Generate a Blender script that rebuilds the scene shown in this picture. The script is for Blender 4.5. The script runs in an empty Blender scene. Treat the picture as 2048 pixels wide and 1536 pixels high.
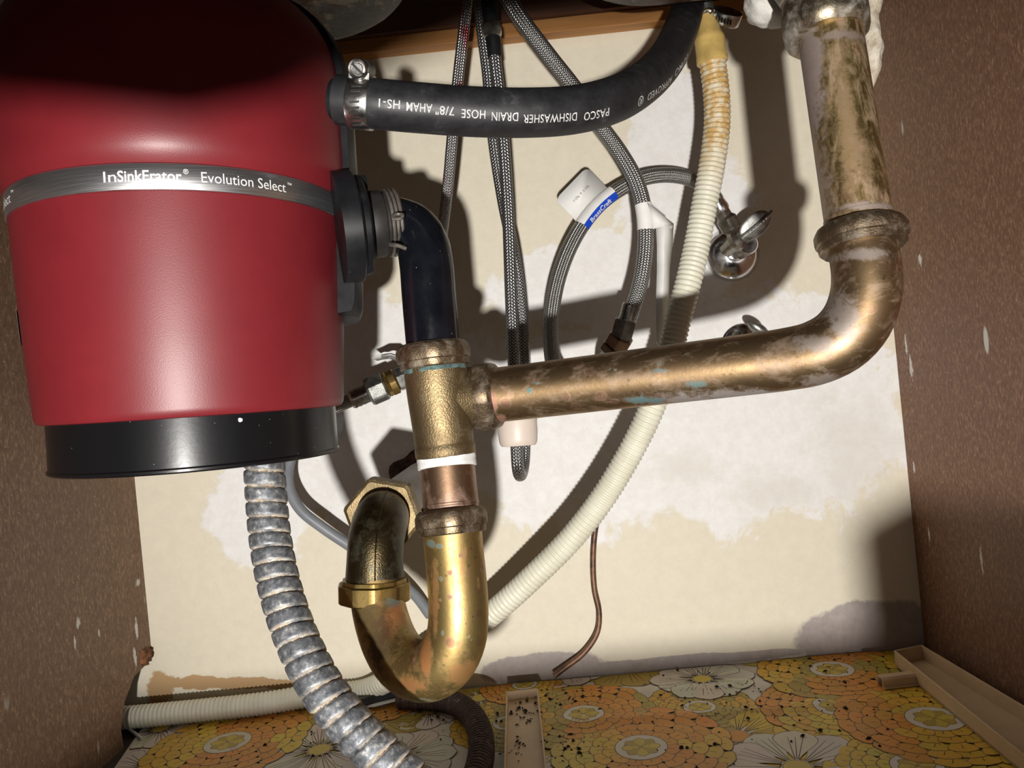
import bpy, bmesh, math, random
import numpy as np
from mathutils import Vector, Matrix, noise

# ------------------------------------------------------------------ camera, world, light, exposure
random.seed(4)
S = bpy.context.scene
COL = S.collection
F_PX = 1538.0
ROLL, YAW = math.radians(5.6), math.radians(1.3)
CAM = Vector((0, 0, 0.336))
FWD = Vector((-math.sin(YAW), math.cos(YAW), 0))
R0 = Vector((math.cos(YAW), math.sin(YAW), 0))
ZUP = Vector((0, 0, 1))
RGT = math.cos(ROLL) * R0 - math.sin(ROLL) * ZUP
UPV = math.sin(ROLL) * R0 + math.cos(ROLL) * ZUP

cd = bpy.data.cameras.new('camera'); cam = bpy.data.objects.new('camera', cd); COL.objects.link(cam)
cd.sensor_fit = 'HORIZONTAL'; cd.sensor_width = 36.0; cd.lens = 36.0 * F_PX / 2048; cd.clip_start = 0.01
cam.matrix_world = Matrix(((RGT.x, UPV.x, -FWD.x, CAM.x), (RGT.y, UPV.y, -FWD.y, CAM.y), (RGT.z, UPV.z, -FWD.z, CAM.z), (0, 0, 0, 1)))
S.camera = cam

w = bpy.data.worlds.new('world'); S.world = w; w.use_nodes = True
w.node_tree.nodes['Background'].inputs[0].default_value = (1.0, 0.93, 0.86, 1)
w.node_tree.nodes['Background'].inputs[1].default_value = 0.42

ld = bpy.data.lights.new('flashlight', 'SPOT'); light = bpy.data.objects.new('flashlight', ld); COL.objects.link(light)
light.location = (-0.03, -0.60, 0.114)
ld.energy = 92; ld.color = (1.0, 0.965, 0.92); ld.shadow_soft_size = 0.016
ld.spot_size = math.radians(64); ld.spot_blend = 0.8
light.rotation_euler = (Vector((0.03, 0.86, 0.32)) - Vector(light.location)).to_track_quat('-Z', 'Y').to_euler()

vs = S.view_settings
S.display_settings.display_device = 'sRGB'
vs.view_transform = 'Standard'; vs.look = 'None'; vs.exposure = 0.0; vs.gamma = 1.0; vs.use_curve_mapping = False

# ------------------------------------------------------------------ placing helpers
WALL_Y = 0.86
def ray(px, py): return FWD + RGT * ((px - 1024) / F_PX) + UPV * ((768 - py) / F_PX)
def P(px, py, d): return CAM + ray(px, py) * d
def on_wall(px, py, off=0.0):
    r = ray(px, py); return CAM + r * ((WALL_Y - off) / r.y)
def on_floor(px, py, z=0.0):
    r = ray(px, py); return CAM + r * ((z - CAM.z) / r.z)
def on_x(px, py, x):
    r = ray(px, py); return CAM + r * (x / r.x)

# ------------------------------------------------------------------ mesh helpers
class MB:
    def __init__(s): s.v, s.f, s.uv, s.mi, s.c = [], [], [], [], []
    def face(s, idx, uv=None, mi=0, c=None):
        s.f.append(tuple(idx)); s.uv.append(uv or [(0, 0)] * len(idx)); s.mi.append(mi); s.c.append(c or (1, 1, 1))
    def poly(s, pts, mi=0, c=None):
        b = len(s.v); s.v += [Vector(p) for p in pts]; s.face(range(b, b + len(pts)), None, mi, c)
    def rings(s, rs, vs=None, closed=True, cap0=True, cap1=True, mi=0):
        n = len(rs[0]); b = len(s.v)
        for r in rs: s.v += [Vector(p) for p in r]
        vs = vs or [i for i in range(len(rs))]
        m = n if closed else n - 1
        for i in range(len(rs) - 1):
            for j in range(m):
                k = (j + 1) % n
                s.face((b + i * n + j, b + i * n + k, b + (i + 1) * n + k, b + (i + 1) * n + j),
                       [(j / n, vs[i]), ((j + 1) / n, vs[i]), ((j + 1) / n, vs[i + 1]), (j / n, vs[i + 1])], mi)
        if closed and cap0: s.face(list(range(b + n - 1, b - 1, -1)), None, mi)
        e = b + (len(rs) - 1) * n
        if closed and cap1: s.face(list(range(e, e + n)), None, mi)
    def sweep(s, path, rad, seg=24, cap=True, a0=0.0, a1=None, ref=None, mi=0, u0=0.0):
        """path: list of Vectors; rad: number, list or function(arclength, angle, index)"""
        fr = frames(path, ref); rs = []; vs = []
        span = (a1 - a0) if a1 is not None else 2 * math.pi
        m = seg if a1 is None else seg + 1
        for i, (p, t, n, b, L) in enumerate(fr):
            ring = []
            for j in range(m):
                a = a0 + span * j / seg
                r = rad(L, a, i) if callable(rad) else (rad[i] if isinstance(rad, (list, tuple)) else rad)
                ring.append(p + (n * math.cos(a) + b * math.sin(a)) * r)
            rs.append(ring); vs.append(L + u0)
        s.rings(rs, vs, a1 is None, cap, cap, mi)
    def lathe(s, o, ax, prof, seg=48, shape=None, a0=0.0, a1=None, ref=None, cap=True, mi=0):
        """prof: (t along axis, radius) ; shape(angle) scales the radius"""
        ax = ax.normalized(); ref = ref or (CAM - o)
        n = (ref - ax * ref.dot(ax)).normalized(); b = ax.cross(n)
        rs = []; m = seg if a1 is None else seg + 1; span = (a1 - a0) if a1 is not None else 2 * math.pi
        for t, r in prof:
            ring = []
            for j in range(m):
                a = a0 + span * j / seg
                k = shape(a) if shape else 1
                ring.append(o + ax * t + (n * math.cos(a) + b * math.sin(a)) * r * k)
            rs.append(ring)
        s.rings(rs, [t for t, r in prof], a1 is None, cap, cap, mi)
    def box(s, c, x, y, z, mi=0):
        b = len(s.v)
        for i in (-1, 1):
            for j in (-1, 1):
                for k in (-1, 1): s.v.append(Vector(c) + Vector(x) * i + Vector(y) * j + Vector(z) * k)
        for q in ((0, 1, 3, 2), (4, 6, 7, 5), (0, 4, 5, 1), (2, 3, 7, 6), (0, 2, 6, 4), (1, 5, 7, 3)):
            s.face([b + i for i in q], None, mi)
    def aabb(s, lo, hi, mi=0):
        lo, hi = Vector(lo), Vector(hi); h = (hi - lo) / 2
        s.box((lo + hi) / 2, (h.x, 0, 0), (0, h.y, 0), (0, 0, h.z), mi)
    def ellipsoid(s, c, x, y, z, seg=24, rings=12, wob=0, mi=0):
        rs = []
        for i in range(1, rings):
            a = math.pi * i / rings; ring = []
            for j in range(seg):
                b = 2 * math.pi * j / seg
                d = Vector(x) * math.sin(a) * math.cos(b) + Vector(y) * math.sin(a) * math.sin(b) + Vector(z) * math.cos(a)
                if wob: d *= 1 + wob * noise.noise(d.normalized() * 3 + Vector(c) * 40)
                ring.append(Vector(c) + d)
            rs.append(ring)
        s.rings(rs, None, True, True, True, mi)
    def build(s, name, mats, parent=None, loc=None, smooth=35, bevel=0, recalc=True, colors=False):
        me = bpy.data.meshes.new(name)
        if parent is not None: off = Vector(parent['_o'])
        else: off = Vector(loc) if loc is not None else sum(s.v, Vector()) / max(1, len(s.v))
        me.from_pydata([(p - off)[:] for p in s.v], [], s.f)
        uvl = me.uv_layers.new(name='UVMap')
        uvl.data.foreach_set('uv', np.array([c for f in s.uv for p in f for c in p], dtype=np.float32))
        me.polygons.foreach_set('material_index', s.mi)
        if colors:
            at = me.color_attributes.new('print', 'FLOAT_COLOR', 'CORNER')
            at.data.foreach_set('color', np.array([x for f, c in zip(s.f, s.c) for _ in f for x in (*c, 1)], dtype=np.float32))
        if recalc:
            bm = bmesh.new(); bm.from_mesh(me); bmesh.ops.recalc_face_normals(bm, faces=bm.faces); bm.to_mesh(me); bm.free()
        me.polygons.foreach_set('use_smooth', [True] * len(me.polygons))
        me.set_sharp_from_angle(angle=math.radians(smooth))
        for m in (mats if isinstance(mats, (list, tuple)) else [mats]): me.materials.append(m)
        o = bpy.data.objects.new(name, me); COL.objects.link(o); o['_o'] = off[:]
        if parent is not None: o.parent = parent
        else: o.location = off
        if bevel:
            b = o.modifiers.new('bevel', 'BEVEL'); b.width = bevel; b.segments = 2; b.limit_method = 'ANGLE'
        return o

def frames(path, ref=None):
    n0 = len(path); out = []; L = 0; N = None
    for i, p in enumerate(path):
        t = (path[min(i + 1, n0 - 1)] - path[max(i - 1, 0)]).normalized()
        if N is None:
            r = ref or (CAM - p)
            N = (r - t * r.dot(t)).normalized()
        else:
            N = (N - t * N.dot(t)).normalized(); L += (p - path[i - 1]).length
        out.append((p, t, N, t.cross(N), L))
    return out

def curve(pts, step=0.004):
    """smooth path through Vectors, resampled evenly"""
    pts = [Vector(p) for p in pts]
    q = [pts[0] * 2 - pts[1]] + pts + [pts[-1] * 2 - pts[-2]]; fine = []
    for i in range(1, len(q) - 2):
        p0, p1, p2, p3 = q[i - 1:i + 3]
        t0 = 0; t1 = t0 + max(1e-6, (p1 - p0).length ** .5); t2 = t1 + max(1e-6, (p2 - p1).length ** .5); t3 = t2 + max(1e-6, (p3 - p2).length ** .5)
        for k in range(24):
            t = t1 + (t2 - t1) * k / 24
            A1 = p0 * ((t1 - t) / (t1 - t0)) + p1 * ((t - t0) / (t1 - t0)); A2 = p1 * ((t2 - t) / (t2 - t1)) + p2 * ((t - t1) / (t2 - t1))
            A3 = p2 * ((t3 - t) / (t3 - t2)) + p3 * ((t - t2) / (t3 - t2))
            B1 = A1 * ((t2 - t) / (t2 - t0)) + A2 * ((t - t0) / (t2 - t0)); B2 = A2 * ((t3 - t) / (t3 - t1)) + A3 * ((t - t1) / (t3 - t1))
            fine.append(B1 * ((t2 - t) / (t2 - t1)) + B2 * ((t - t1) / (t2 - t1)))
    fine.append(pts[-1])
    return resample(fine, step)

def resample(fine, step):
    d = [0]
    for i in range(1, len(fine)): d.append(d[-1] + (fine[i] - fine[i - 1]).length)
    n = max(2, int(round(d[-1] / step)) + 1); out = []; k = 0
    for i in range(n):
        t = d[-1] * i / (n - 1)
        while k < len(d) - 2 and d[k + 1] < t: k += 1
        s = (t - d[k]) / max(1e-9, d[k + 1] - d[k]); out.append(fine[k].lerp(fine[k + 1], s))
    return out

def PC(step, *pts): return curve([P(*p) for p in pts], step)

def flats(n, a=0.955, ph=0.0):
    """scale of a round nut with n ground flats"""
    def f(th):
        q = (th + ph) % (2 * math.pi / n) - math.pi / n
        return min(1.0, a / math.cos(q))
    return f

def tag(o, label, cat, group=None, kind=None):
    o['label'] = label; o['category'] = cat
    if group: o['group'] = group
    if kind: o['kind'] = kind
    return o
def thing(name, loc, label, cat, group=None):
    o = bpy.data.objects.new(name, None); COL.objects.link(o); o.location = loc; o['_o'] = Vector(loc)[:]
    o.empty_display_size = 0.01
    return tag(o, label, cat, group)
def struct(o): o['kind'] = 'structure'; return o

def text_shape(body, size, bold=0.0, space=1.0, cutlen=0.0):
    c = bpy.data.curves.new('t', 'FONT'); c.body = body; c.size = size; c.offset = bold; c.resolution_u = 3; c.space_character = space
    o = bpy.data.objects.new('t', c); COL.objects.link(o)
    dg = bpy.context.evaluated_depsgraph_get(); me = o.evaluated_get(dg).to_mesh()
    bm = bmesh.new(); bm.from_mesh(me); bmesh.ops.triangulate(bm, faces=bm.faces)
    if cutlen:
        for _ in range(3):
            le = [e for e in bm.edges if e.calc_length() > cutlen]
            if not le: break
            bmesh.ops.subdivide_edges(bm, edges=le, cuts=1); bmesh.ops.triangulate(bm, faces=bm.faces)
    bm.verts.ensure_lookup_table(); bm.verts.index_update()
    vs = [(v.co.x, v.co.y) for v in bm.verts]; fs = [tuple(v.index for v in p.verts) for p in bm.faces]; bm.free()
    o.evaluated_get(dg).to_mesh_clear(); bpy.data.objects.remove(o); bpy.data.curves.remove(c)
    return vs, fs
def put_text(mb, shape, fn):
    vs, fs = shape; b = len(mb.v); mb.v += [fn(x, y) for x, y in vs]
    for f in fs: mb.face([b + i for i in f])

# ------------------------------------------------------------------ materials
class NT:
    def __init__(s, name):
        s.m = bpy.data.materials.new(name); s.m.use_nodes = True; s.nt = s.m.node_tree; s.b = s.nt.nodes['Principled BSDF']; s._p = None
    def n(s, typ, **kw):
        nd = s.nt.nodes.new(typ)
        for k, v in kw.items(): setattr(nd, k, v)
        return nd
    def L(s, a, b): s.nt.links.new(a, b)
    def setin(s, sock, v):
        if isinstance(v, bpy.types.NodeSocket): s.L(v, sock)
        elif isinstance(v, (tuple, list)) and len(v) == 3 and sock.type == 'RGBA': sock.default_value = (*v, 1)
        else: sock.default_value = v
    def pos(s):
        if s._p is None: s._p = s.n('ShaderNodeNewGeometry').outputs['Position']
        return s._p
    def uv(s): return s.n('ShaderNodeUVMap').outputs[0]
    def mp(s, vec, scale=(1, 1, 1), loc=(0, 0, 0), rot=(0, 0, 0)):
        k = s.n('ShaderNodeMapping'); s.L(vec, k.inputs[0]); k.inputs[1].default_value = loc; k.inputs[2].default_value = rot; k.inputs[3].default_value = scale
        return k.outputs[0]
    def noise(s, scale, detail=4, rough=.55, vec=None, dist=0.0):
        k = s.n('ShaderNodeTexNoise'); s.L(vec or s.pos(), k.inputs['Vector']); k.inputs['Scale'].default_value = scale
        k.inputs['Detail'].default_value = detail; k.inputs['Roughness'].default_value = rough; k.inputs['Distortion'].default_value = dist
        return k.outputs['Fac']
    def voro(s, scale, vec=None, feat='F1', rand=1.0):
        k = s.n('ShaderNodeTexVoronoi', feature=feat); s.L(vec or s.pos(), k.inputs['Vector']); k.inputs['Scale'].default_value = scale; k.inputs['Randomness'].default_value = rand
        return k.outputs['Distance']
    def ramp(s, fac, *stops):
        k = s.n('ShaderNodeValToRGB'); s.L(fac, k.inputs[0]); e = k.color_ramp.elements
        while len(e) < len(stops): e.new(1)
        for el, (p, c) in zip(e, stops): el.position = p; el.color = (*c, 1) if isinstance(c, tuple) else (c, c, c, 1)
        return k.outputs[0]
    def step(s, fac, a, b):
        return s.ramp(fac, (a, 0.0), (b, 1.0)) if a < b else s.ramp(fac, (b, 1.0), (a, 0.0))
    def mix(s, fac, a, b, mode='MIX'):
        k = s.n('ShaderNodeMix', data_type='RGBA', blend_type=mode)
        s.setin(k.inputs[0], fac); s.setin(k.inputs[6], a); s.setin(k.inputs[7], b); return k.outputs[2]
    def math(s, op, a, b=0.0, c=0.0):
        k = s.n('ShaderNodeMath', operation=op); s.setin(k.inputs[0], a); s.setin(k.inputs[1], b); s.setin(k.inputs[2], c); return k.outputs[0]
    def vmath(s, op, a, b):
        k = s.n('ShaderNodeVectorMath', operation=op); s.setin(k.inputs[0], a); s.setin(k.inputs[1], b); return k
    def sep(s, v): k = s.n('ShaderNodeSeparateXYZ'); s.L(v, k.inputs[0]); return k.outputs
    def bump(s, h, strength=.3, dist=.001):
        k = s.n('ShaderNodeBump'); s.L(h, k.inputs['Height']); k.inputs['Strength'].default_value = strength; k.inputs['Distance'].default_value = dist
        if s.b.inputs['Normal'].links: s.L(s.b.inputs['Normal'].links[0].from_socket, k.inputs['Normal'])
        s.L(k.outputs[0], s.b.inputs['Normal'])
    def set(s, color=None, rough=None, metal=None, spec=None, coat=None, trans=None):
        for k, v in (('Base Color', color), ('Roughness', rough), ('Metallic', metal), ('Specular IOR Level', spec), ('Coat Weight', coat), ('Transmission Weight', trans)):
            if v is not None: s.setin(s.b.inputs[k], v)
        return s

def plain(name, color, rough=.5, metal=0.0, var=.12, bump=0.0, scale=60, spec=None):
    t = NT(name); n = t.noise(scale, 4)
    c2 = tuple(max(0, c * (1 - 2 * var)) for c in color); c1 = tuple(min(1, c * (1 + var)) for c in color)
    t.set(t.ramp(n, (.3, c2), (.7, c1)), t.ramp(n, (.3, rough * .85), (.7, min(1, rough * 1.12))), metal, spec)
    if bump: t.bump(t.noise(scale * 8, 3), bump, .0006)
    return t.m

def stain_mask(t, stains, n):
    """union of soft-edged stains or shade patches, each (px, py, depth, half width px, half height px, strength)"""
    m = None
    for px, py, d, rx, ry, k in stains:
        q = t.vmath('SUBTRACT', t.pos(), tuple(P(px, py, d))).outputs[0]
        q = t.mp(q, (1, 1, 1), (0, 0, 0), (0, -ROLL, 0))
        q = t.vmath('MULTIPLY', q, (F_PX / rx / d, 0, F_PX / ry / d)).outputs[0]
        b = t.math('SUBTRACT', 1.0, t.vmath('LENGTH', q, (0, 0, 0)).outputs['Value'])
        b = t.math('MULTIPLY', t.step(t.math('ADD', b, t.math('MULTIPLY', t.math('SUBTRACT', n, .5), 2.6)), .0, .55), k)
        m = b if m is None else t.math('MAXIMUM', m, b)
    return m
def stain_mask3(t, stains, n):
    """paint drips on the side panels: upright streaks at a point of the panel"""
    m = None
    for px, py, d, rx, ry, k in stains:
        q = t.vmath('SUBTRACT', t.pos(), tuple(P(px, py, d))).outputs[0]
        q = t.vmath('MULTIPLY', q, (F_PX / rx / d, F_PX / rx / d, F_PX / ry / d)).outputs[0]
        b = t.math('SUBTRACT', 1.0, t.vmath('LENGTH', q, (0, 0, 0)).outputs['Value'])
        b = t.math('MULTIPLY', t.step(t.math('ADD', b, t.math('MULTIPLY', t.math('SUBTRACT', n, .5), 2.2)), .1, .4), k)
        m = b if m is None else t.math('MAXIMUM', m, b)
    return m
def aged_metal(name, base, dark, oxide, green=.0, spots=(0.45, .17, .10), rough=(.28, .5), ox=.62, streak=(14, 14, 14), grain=0.0, spotamt=.5, crust=.5, seed=0.0, stains=()):
    """brass or copper with patina: tone shifts, mottled oxide, droplet marks, verdigris, located stains and painted-in shade"""
    t = NT(name); v = t.mp(t.pos(), (1, 1, 1), (seed, seed * 1.7, seed * .6))
    vs_ = t.mp(v, streak)
    tone = t.noise(1.8, 6, .62, vs_, .5)
    col = t.mix(t.step(tone, .34, .66), base, dark)
    o = t.math('MULTIPLY', t.noise(3.4, 7, .68, t.mp(v, streak, (3, 1, 7)), .4), t.math('ADD', .72, t.math('MULTIPLY', t.noise(150, 4, .65, v), .56)))
    o = t.math('MULTIPLY', t.step(o, ox - .08, ox + .10), crust)
    col = t.mix(o, col, oxide)
    dd = t.voro(88, v)
    drop = t.math('MULTIPLY', t.step(dd, .34, .20), t.step(t.noise(26, 3, .55, v), .46, .58))
    ring = t.math('MULTIPLY', t.math('SUBTRACT', t.step(dd, .40, .34), t.step(dd, .33, .26)), t.step(t.noise(26, 3, .55, v), .46, .58))
    col = t.mix(t.math('MULTIPLY', drop, spotamt), col, spots)
    col = t.mix(t.math('MULTIPLY', ring, spotamt * .5), col, tuple(min(1, c * 1.5 + .05) for c in spots))
    d2 = t.math('MULTIPLY', t.step(t.voro(230, v), .26, .18), t.step(t.noise(60, 2, .5, v), .52, .58))
    col = t.mix(t.math('MULTIPLY', d2, spotamt * .8), col, tuple(c * .6 for c in dark))
    fine = t.noise(420, 3, .6, v)
    col = t.mix(t.math('MULTIPLY', t.step(fine, .56, .70), .35), col, dark)
    g = t.math('MULTIPLY', t.step(t.noise(38, 6, .7, t.mp(v, (1, 1, 1), (9, 2, 4)), .8), .70 - green * .1, .74 - green * .1), min(1, green * 1.6))
    col = t.mix(g, col, (.14, .24, .23))
    nonmetal = t.math('MAXIMUM', t.math('MULTIPLY', o, .8), g)
    sn = t.noise(130, 7, .75, v, .3)
    for c_, lst in stains:
        m = stain_mask(t, lst, sn); col = t.mix(m, col, c_); nonmetal = t.math('MAXIMUM', nonmetal, t.math('MULTIPLY', m, .8))
    t.set(col, t.math('ADD', t.ramp(tone, (.3, rough[0]), (.7, rough[1])), t.math('MULTIPLY', nonmetal, .25)), t.math('SUBTRACT', .96, t.math('MULTIPLY', nonmetal, .6)))
    t.bump(fine, .12 + grain * .3, .0004)
    t.bump(t.math('ADD', t.math('MULTIPLY', nonmetal, .6), t.noise(120, 4, .6, v)), .15, .0005)
    if grain: t.bump(t.noise(900, 2, .5, v), grain, .0007)
    return t.m

def braided(name, col=(.62, .61, .59), gap=(.05, .05, .05), n=26, pitch=.0024, red=False):
    t = NT(name); x, y, z = t.sep(t.uv())[:3]
    a = t.math('MULTIPLY', x, n); b = t.math('DIVIDE', y, pitch)
    # herringbone weave: each of n columns leans the other way from its neighbour
    fa = t.math('FRACT', a); odd = t.math('GREATER_THAN', t.math('FRACT', t.math('MULTIPLY', a, .5)), .5)
    sl = t.math('MULTIPLY', t.math('SUBTRACT', t.math('MULTIPLY', odd, 2), 1), fa)
    st = t.math('SINE', t.math('MULTIPLY', t.math('ADD', b, t.math('MULTIPLY', sl, .9)), 2 * math.pi))
    edge = t.math('SINE', t.math('MULTIPLY', fa, math.pi))
    h = t.math('MULTIPLY', t.math('ADD', t.math('MULTIPLY', st, .5), .5), t.math('POWER', edge, .6))
    c = t.mix(t.step(h, .12, .5), gap, col)
    if red: c = t.mix(t.step(t.noise(90, 2, .5, t.mp(t.pos(), (1, 1, .25))), .64, .70), c, (.30, .05, .06))
    t.set(c, .3, .9); t.bump(h, .7, .0006)
    return t.m

M = {}
XL = on_wall(318, 1455).x; XR = on_wall(1848, 1276).x; ZT = 0.80; Y0 = -0.04
def mk_materials():
    # powder-coated red: fine orange peel
    t = NT('red_powder_coat'); n = t.noise(1500, 2)
    t.set(t.ramp(t.noise(30, 3), (.3, (.158, .0115, .0165)), (.7, (.180, .014, .019))), .42, 0.0, .5); t.bump(n, .16, .0004); M['red'] = t.m
    t = NT('brushed_steel'); n = t.noise(1, 3, .6, t.mp(t.pos(), (30, 30, 3000)))
    t.set(t.ramp(n, (.3, (.58, .58, .59)), (.7, (.74, .74, .75))), t.ramp(n, (.3, .26), (.7, .38)), .96); M['steel'] = t.m
    M['etch'] = plain('etched_lettering', (.82, .82, .80), .6, 0, .02)
    t = NT('gloss_black_paint'); sp = t.step(t.voro(150), .05, .035)
    t.set(t.mix(t.math('MULTIPLY', sp, .35), (.006, .006, .007), (.5, .5, .48)), .27, 0, .32); t.bump(t.noise(300, 2), .05, .0005); M['black_gloss'] = t.m
    t = NT('black_plastic'); sp = t.math('MULTIPLY', t.step(t.voro(210), .055, .035), .7); wn = t.noise(40, 4)
    t.set(t.mix(sp, t.ramp(wn, (.35, (.005, .0055, .0065)), (.7, (.012, .0125, .015))), (.55, .53, .48)), t.ramp(wn, (.3, .34), (.7, .48)), 0, .32); M['black_plastic'] = t.m
    t = NT('glossy_black_pipe'); sp = t.math('MULTIPLY', t.step(t.voro(170), .05, .03), .8); wn = t.noise(55, 5, .65)
    t.set(t.mix(sp, t.ramp(wn, (.3, (.0035, .004, .006)), (.75, (.008, .009, .013))), (.6, .58, .52)), t.ramp(wn, (.3, .12), (.7, .24)), 0, .42); M['pipe_black'] = t.m
    t = NT('dusty_rubber'); wn = t.noise(70, 6, .7)
    t.set(t.ramp(wn, (.30, (.009, .009, .010)), (.60, (.018, .018, .020)), (.78, (.075, .075, .075))), t.ramp(wn, (.3, .42), (.7, .62)), 0, .45)
    t.bump(t.noise(500, 3), .12, .0005); M['rubber'] = t.m
    t = NT('grey_rubber_boot'); wn = t.noise(60, 4)
    t.set(t.ramp(wn, (.3, (.013, .0115, .011)), (.75, (.036, .032, .029))), .5, 0, .35); M['boot'] = t.m
    M['print_white'] = plain('white_print', (.62, .62, .60), .7, 0, .25, 0, 500)
    brass, bdark, oxid = (.50, .335, .105), (.235, .140, .052), (.36, .30, .27)
    M['brass_tail'] = aged_metal('tarnished_brass', (.44, .32, .13), (.25, .17, .07), (.42, .30, .21), .12, (.44, .26, .15), (.36, .52), .53, (34, 34, 10), 0, .8, .75, 1.0, [((.36, .30, .30), [(1612, 150, .48, 20, 190, .75), (1640, 400, .46, 22, 130, .6), (1660, 95, .48, 70, 14, .6), (1705, 425, .46, 70, 12, .7)]), ((.40, .27, .17), [(1668, 250, .47, 22, 200, .5), (1690, 330, .465, 36, 60, .5)])])
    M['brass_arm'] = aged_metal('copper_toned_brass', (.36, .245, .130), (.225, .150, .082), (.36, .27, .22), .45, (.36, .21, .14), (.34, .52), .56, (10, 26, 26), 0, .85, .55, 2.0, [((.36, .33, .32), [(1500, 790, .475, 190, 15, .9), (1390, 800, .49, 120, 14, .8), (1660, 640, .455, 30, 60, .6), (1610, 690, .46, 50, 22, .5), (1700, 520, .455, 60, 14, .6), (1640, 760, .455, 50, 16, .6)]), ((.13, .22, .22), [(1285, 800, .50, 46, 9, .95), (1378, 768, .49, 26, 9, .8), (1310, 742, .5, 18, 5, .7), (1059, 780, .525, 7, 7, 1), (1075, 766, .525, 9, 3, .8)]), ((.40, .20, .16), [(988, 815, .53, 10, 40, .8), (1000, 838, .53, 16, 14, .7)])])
    M['brass_bright'] = aged_metal('bright_brass', (.56, .42, .165), (.34, .23, .09), (.42, .20, .09), .45, (.33, .16, .10), (.38, .52), .60, (22, 22, 9), 0, .85, .6, 3.3, [((.40, .15, .05), [(790, 1225, .56, 26, 40, .8), (858, 1300, .51, 16, 60, .8), (830, 1345, .52, 40, 22, .7), (875, 1190, .505, 9, 90, .6), (930, 1330, .51, 40, 40, .5)]), ((.085, .055, .03), [(770, 1260, .555, 34, 70, .8), (745, 1215, .565, 40, 30, .7), (835, 1275, .515, 16, 24, .7)]), ((.12, .20, .20), [(862, 1085, .50, 12, 9, .9), (880, 1088, .50, 10, 5, .9), (790, 1196, .56, 26, 12, .7), (885, 1150, .5, 5, 6, .8), (889, 1255, .5, 4, 8, .8), (850, 1392, .51, 30, 8, .5)]), ((.30, .15, .12), [(920, 1112, .49, 6, 6, .8), (900, 1145, .49, 6, 7, .8), (899, 1193, .49, 7, 7, .8), (880, 1200, .49, 5, 5, .8)])])  # dark patches paint in shade, mainly the conduit's shadow on the left limb
    M['brass_cast'] = aged_metal('cast_brass', (.30, .225, .120), (.185, .135, .072), (.26, .21, .14), .1, (.26, .18, .1), (.46, .60), .60, (20, 20, 20), .55, .15, .4, 4.0)
    M['bronze_nut'] = aged_metal('tarnished_bronze', (.28, .205, .125), (.14, .10, .065), (.32, .28, .23), .36, (.16, .09, .06), (.38, .55), .56, (22, 22, 22), .35, .3, .6, 5.0)
    M['pewter_nut'] = aged_metal('greyed_brass', (.34, .28, .19), (.20, .165, .12), (.42, .40, .37), .24, (.3, .2, .12), (.32, .5), .50, (18, 18, 18), .15, .25, .75, 6.0)
    M['copper'] = aged_metal('dull_copper', (.33, .210, .130), (.20, .125, .080), (.42, .29, .25), .05, (.4, .2, .14), (.34, .5), .58, (20, 20, 8), 0, .35, .6, 7.0)
    M['cast_dark'] = aged_metal('dark_cast_bronze', (.120, .090, .042), (.045, .038, .025), (.08, .09, .075), .12, (.12, .07, .03), (.30, .44), .58, (14, 14, 14), .4, .2, .6, 8.0)
    M['hex_brass'] = aged_metal('machined_brass', (.50, .36, .12), (.27, .18, .07), (.30, .2, .1), .22, (.3, .15, .07), (.26, .4), .64, (20, 20, 20), 0, .3, .5, 9.0)
    M['verdigris'] = plain('verdigris', (.095, .155, .150), .85, 0, .5, .4, 160)
    t = NT('zinc_conduit'); n1 = t.noise(55, 6, .7); n2 = t.noise(260, 4, .65); ru = t.step(t.noise(24, 5, .6), .60, .70)
    c = t.ramp(n2, (.34, (.085, .09, .10)), (.55, (.20, .21, .225)), (.74, (.58, .57, .54)))
    c = t.mix(t.math('MULTIPLY', ru, t.step(n2, .42, .6)), c, (.46, .25, .10))
    ux, uy = t.sep(t.uv())[:2]; ph = t.math('FRACT', t.math('ADD', t.math('DIVIDE', uy, .0102), ux))
    cr = t.math('MULTIPLY', t.math('MAXIMUM', t.step(ph, .16, .05), t.step(ph, .80, .95)), t.step(n1, .40, .56))
    c = t.mix(t.math('MULTIPLY', cr, .85), c, t.mix(t.step(n2, .4, .6), (.62, .60, .55), (.45, .33, .20)))
    t.set(c, t.ramp(n1, (.3, .42), (.7, .62)), t.math('SUBTRACT', .55, t.math('MULTIPLY', cr, .5))); t.bump(n2, .3, .0008); M['zinc'] = t.m
    t = NT('rusted_conduit'); n2 = t.noise(160, 5, .7)
    t.set(t.ramp(n2, (.3, (.020, .011, .009)), (.55, (.058, .032, .024)), (.78, (.20, .14, .11))), .8, .15); t.bump(n2, .5, .0012); M['rust_conduit'] = t.m
    t = NT('stained_white_hose'); x, y, z = t.sep(t.pos())[:3]
    hz = t.math('MULTIPLY', t.step(z, .50, .56), t.math('ADD', .35, t.step(t.noise(110, 5, .65), .42, .62)))
    t.set(t.mix(hz, t.ramp(t.noise(40, 3), (.3, (.63, .61, .48)), (.7, (.74, .72, .60))), (.50, .31, .10)), .42, 0, .4); t.b.inputs['Subsurface Weight'].default_value = .08
    t.b.inputs['Subsurface Radius'].default_value = (.004, .003, .002); M['white_hose'] = t.m
    M['cuff'] = plain('yellowed_cuff', (.58, .40, .13), .4, 0, .18, 0, 50)
    M['braid'] = braided('steel_braid'); M['braid_b'] = braided('fine_steel_braid', (.50, .50, .49), (.035, .035, .04), 20, .0030); M['braid_dull'] = braided('dull_braid', (.52, .51, .48), (.12, .12, .11), 30, .0018)
    M['braid_red'] = braided('red_flecked_braid', (.58, .56, .55), (.08, .08, .08), 24, .0026, True)
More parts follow.
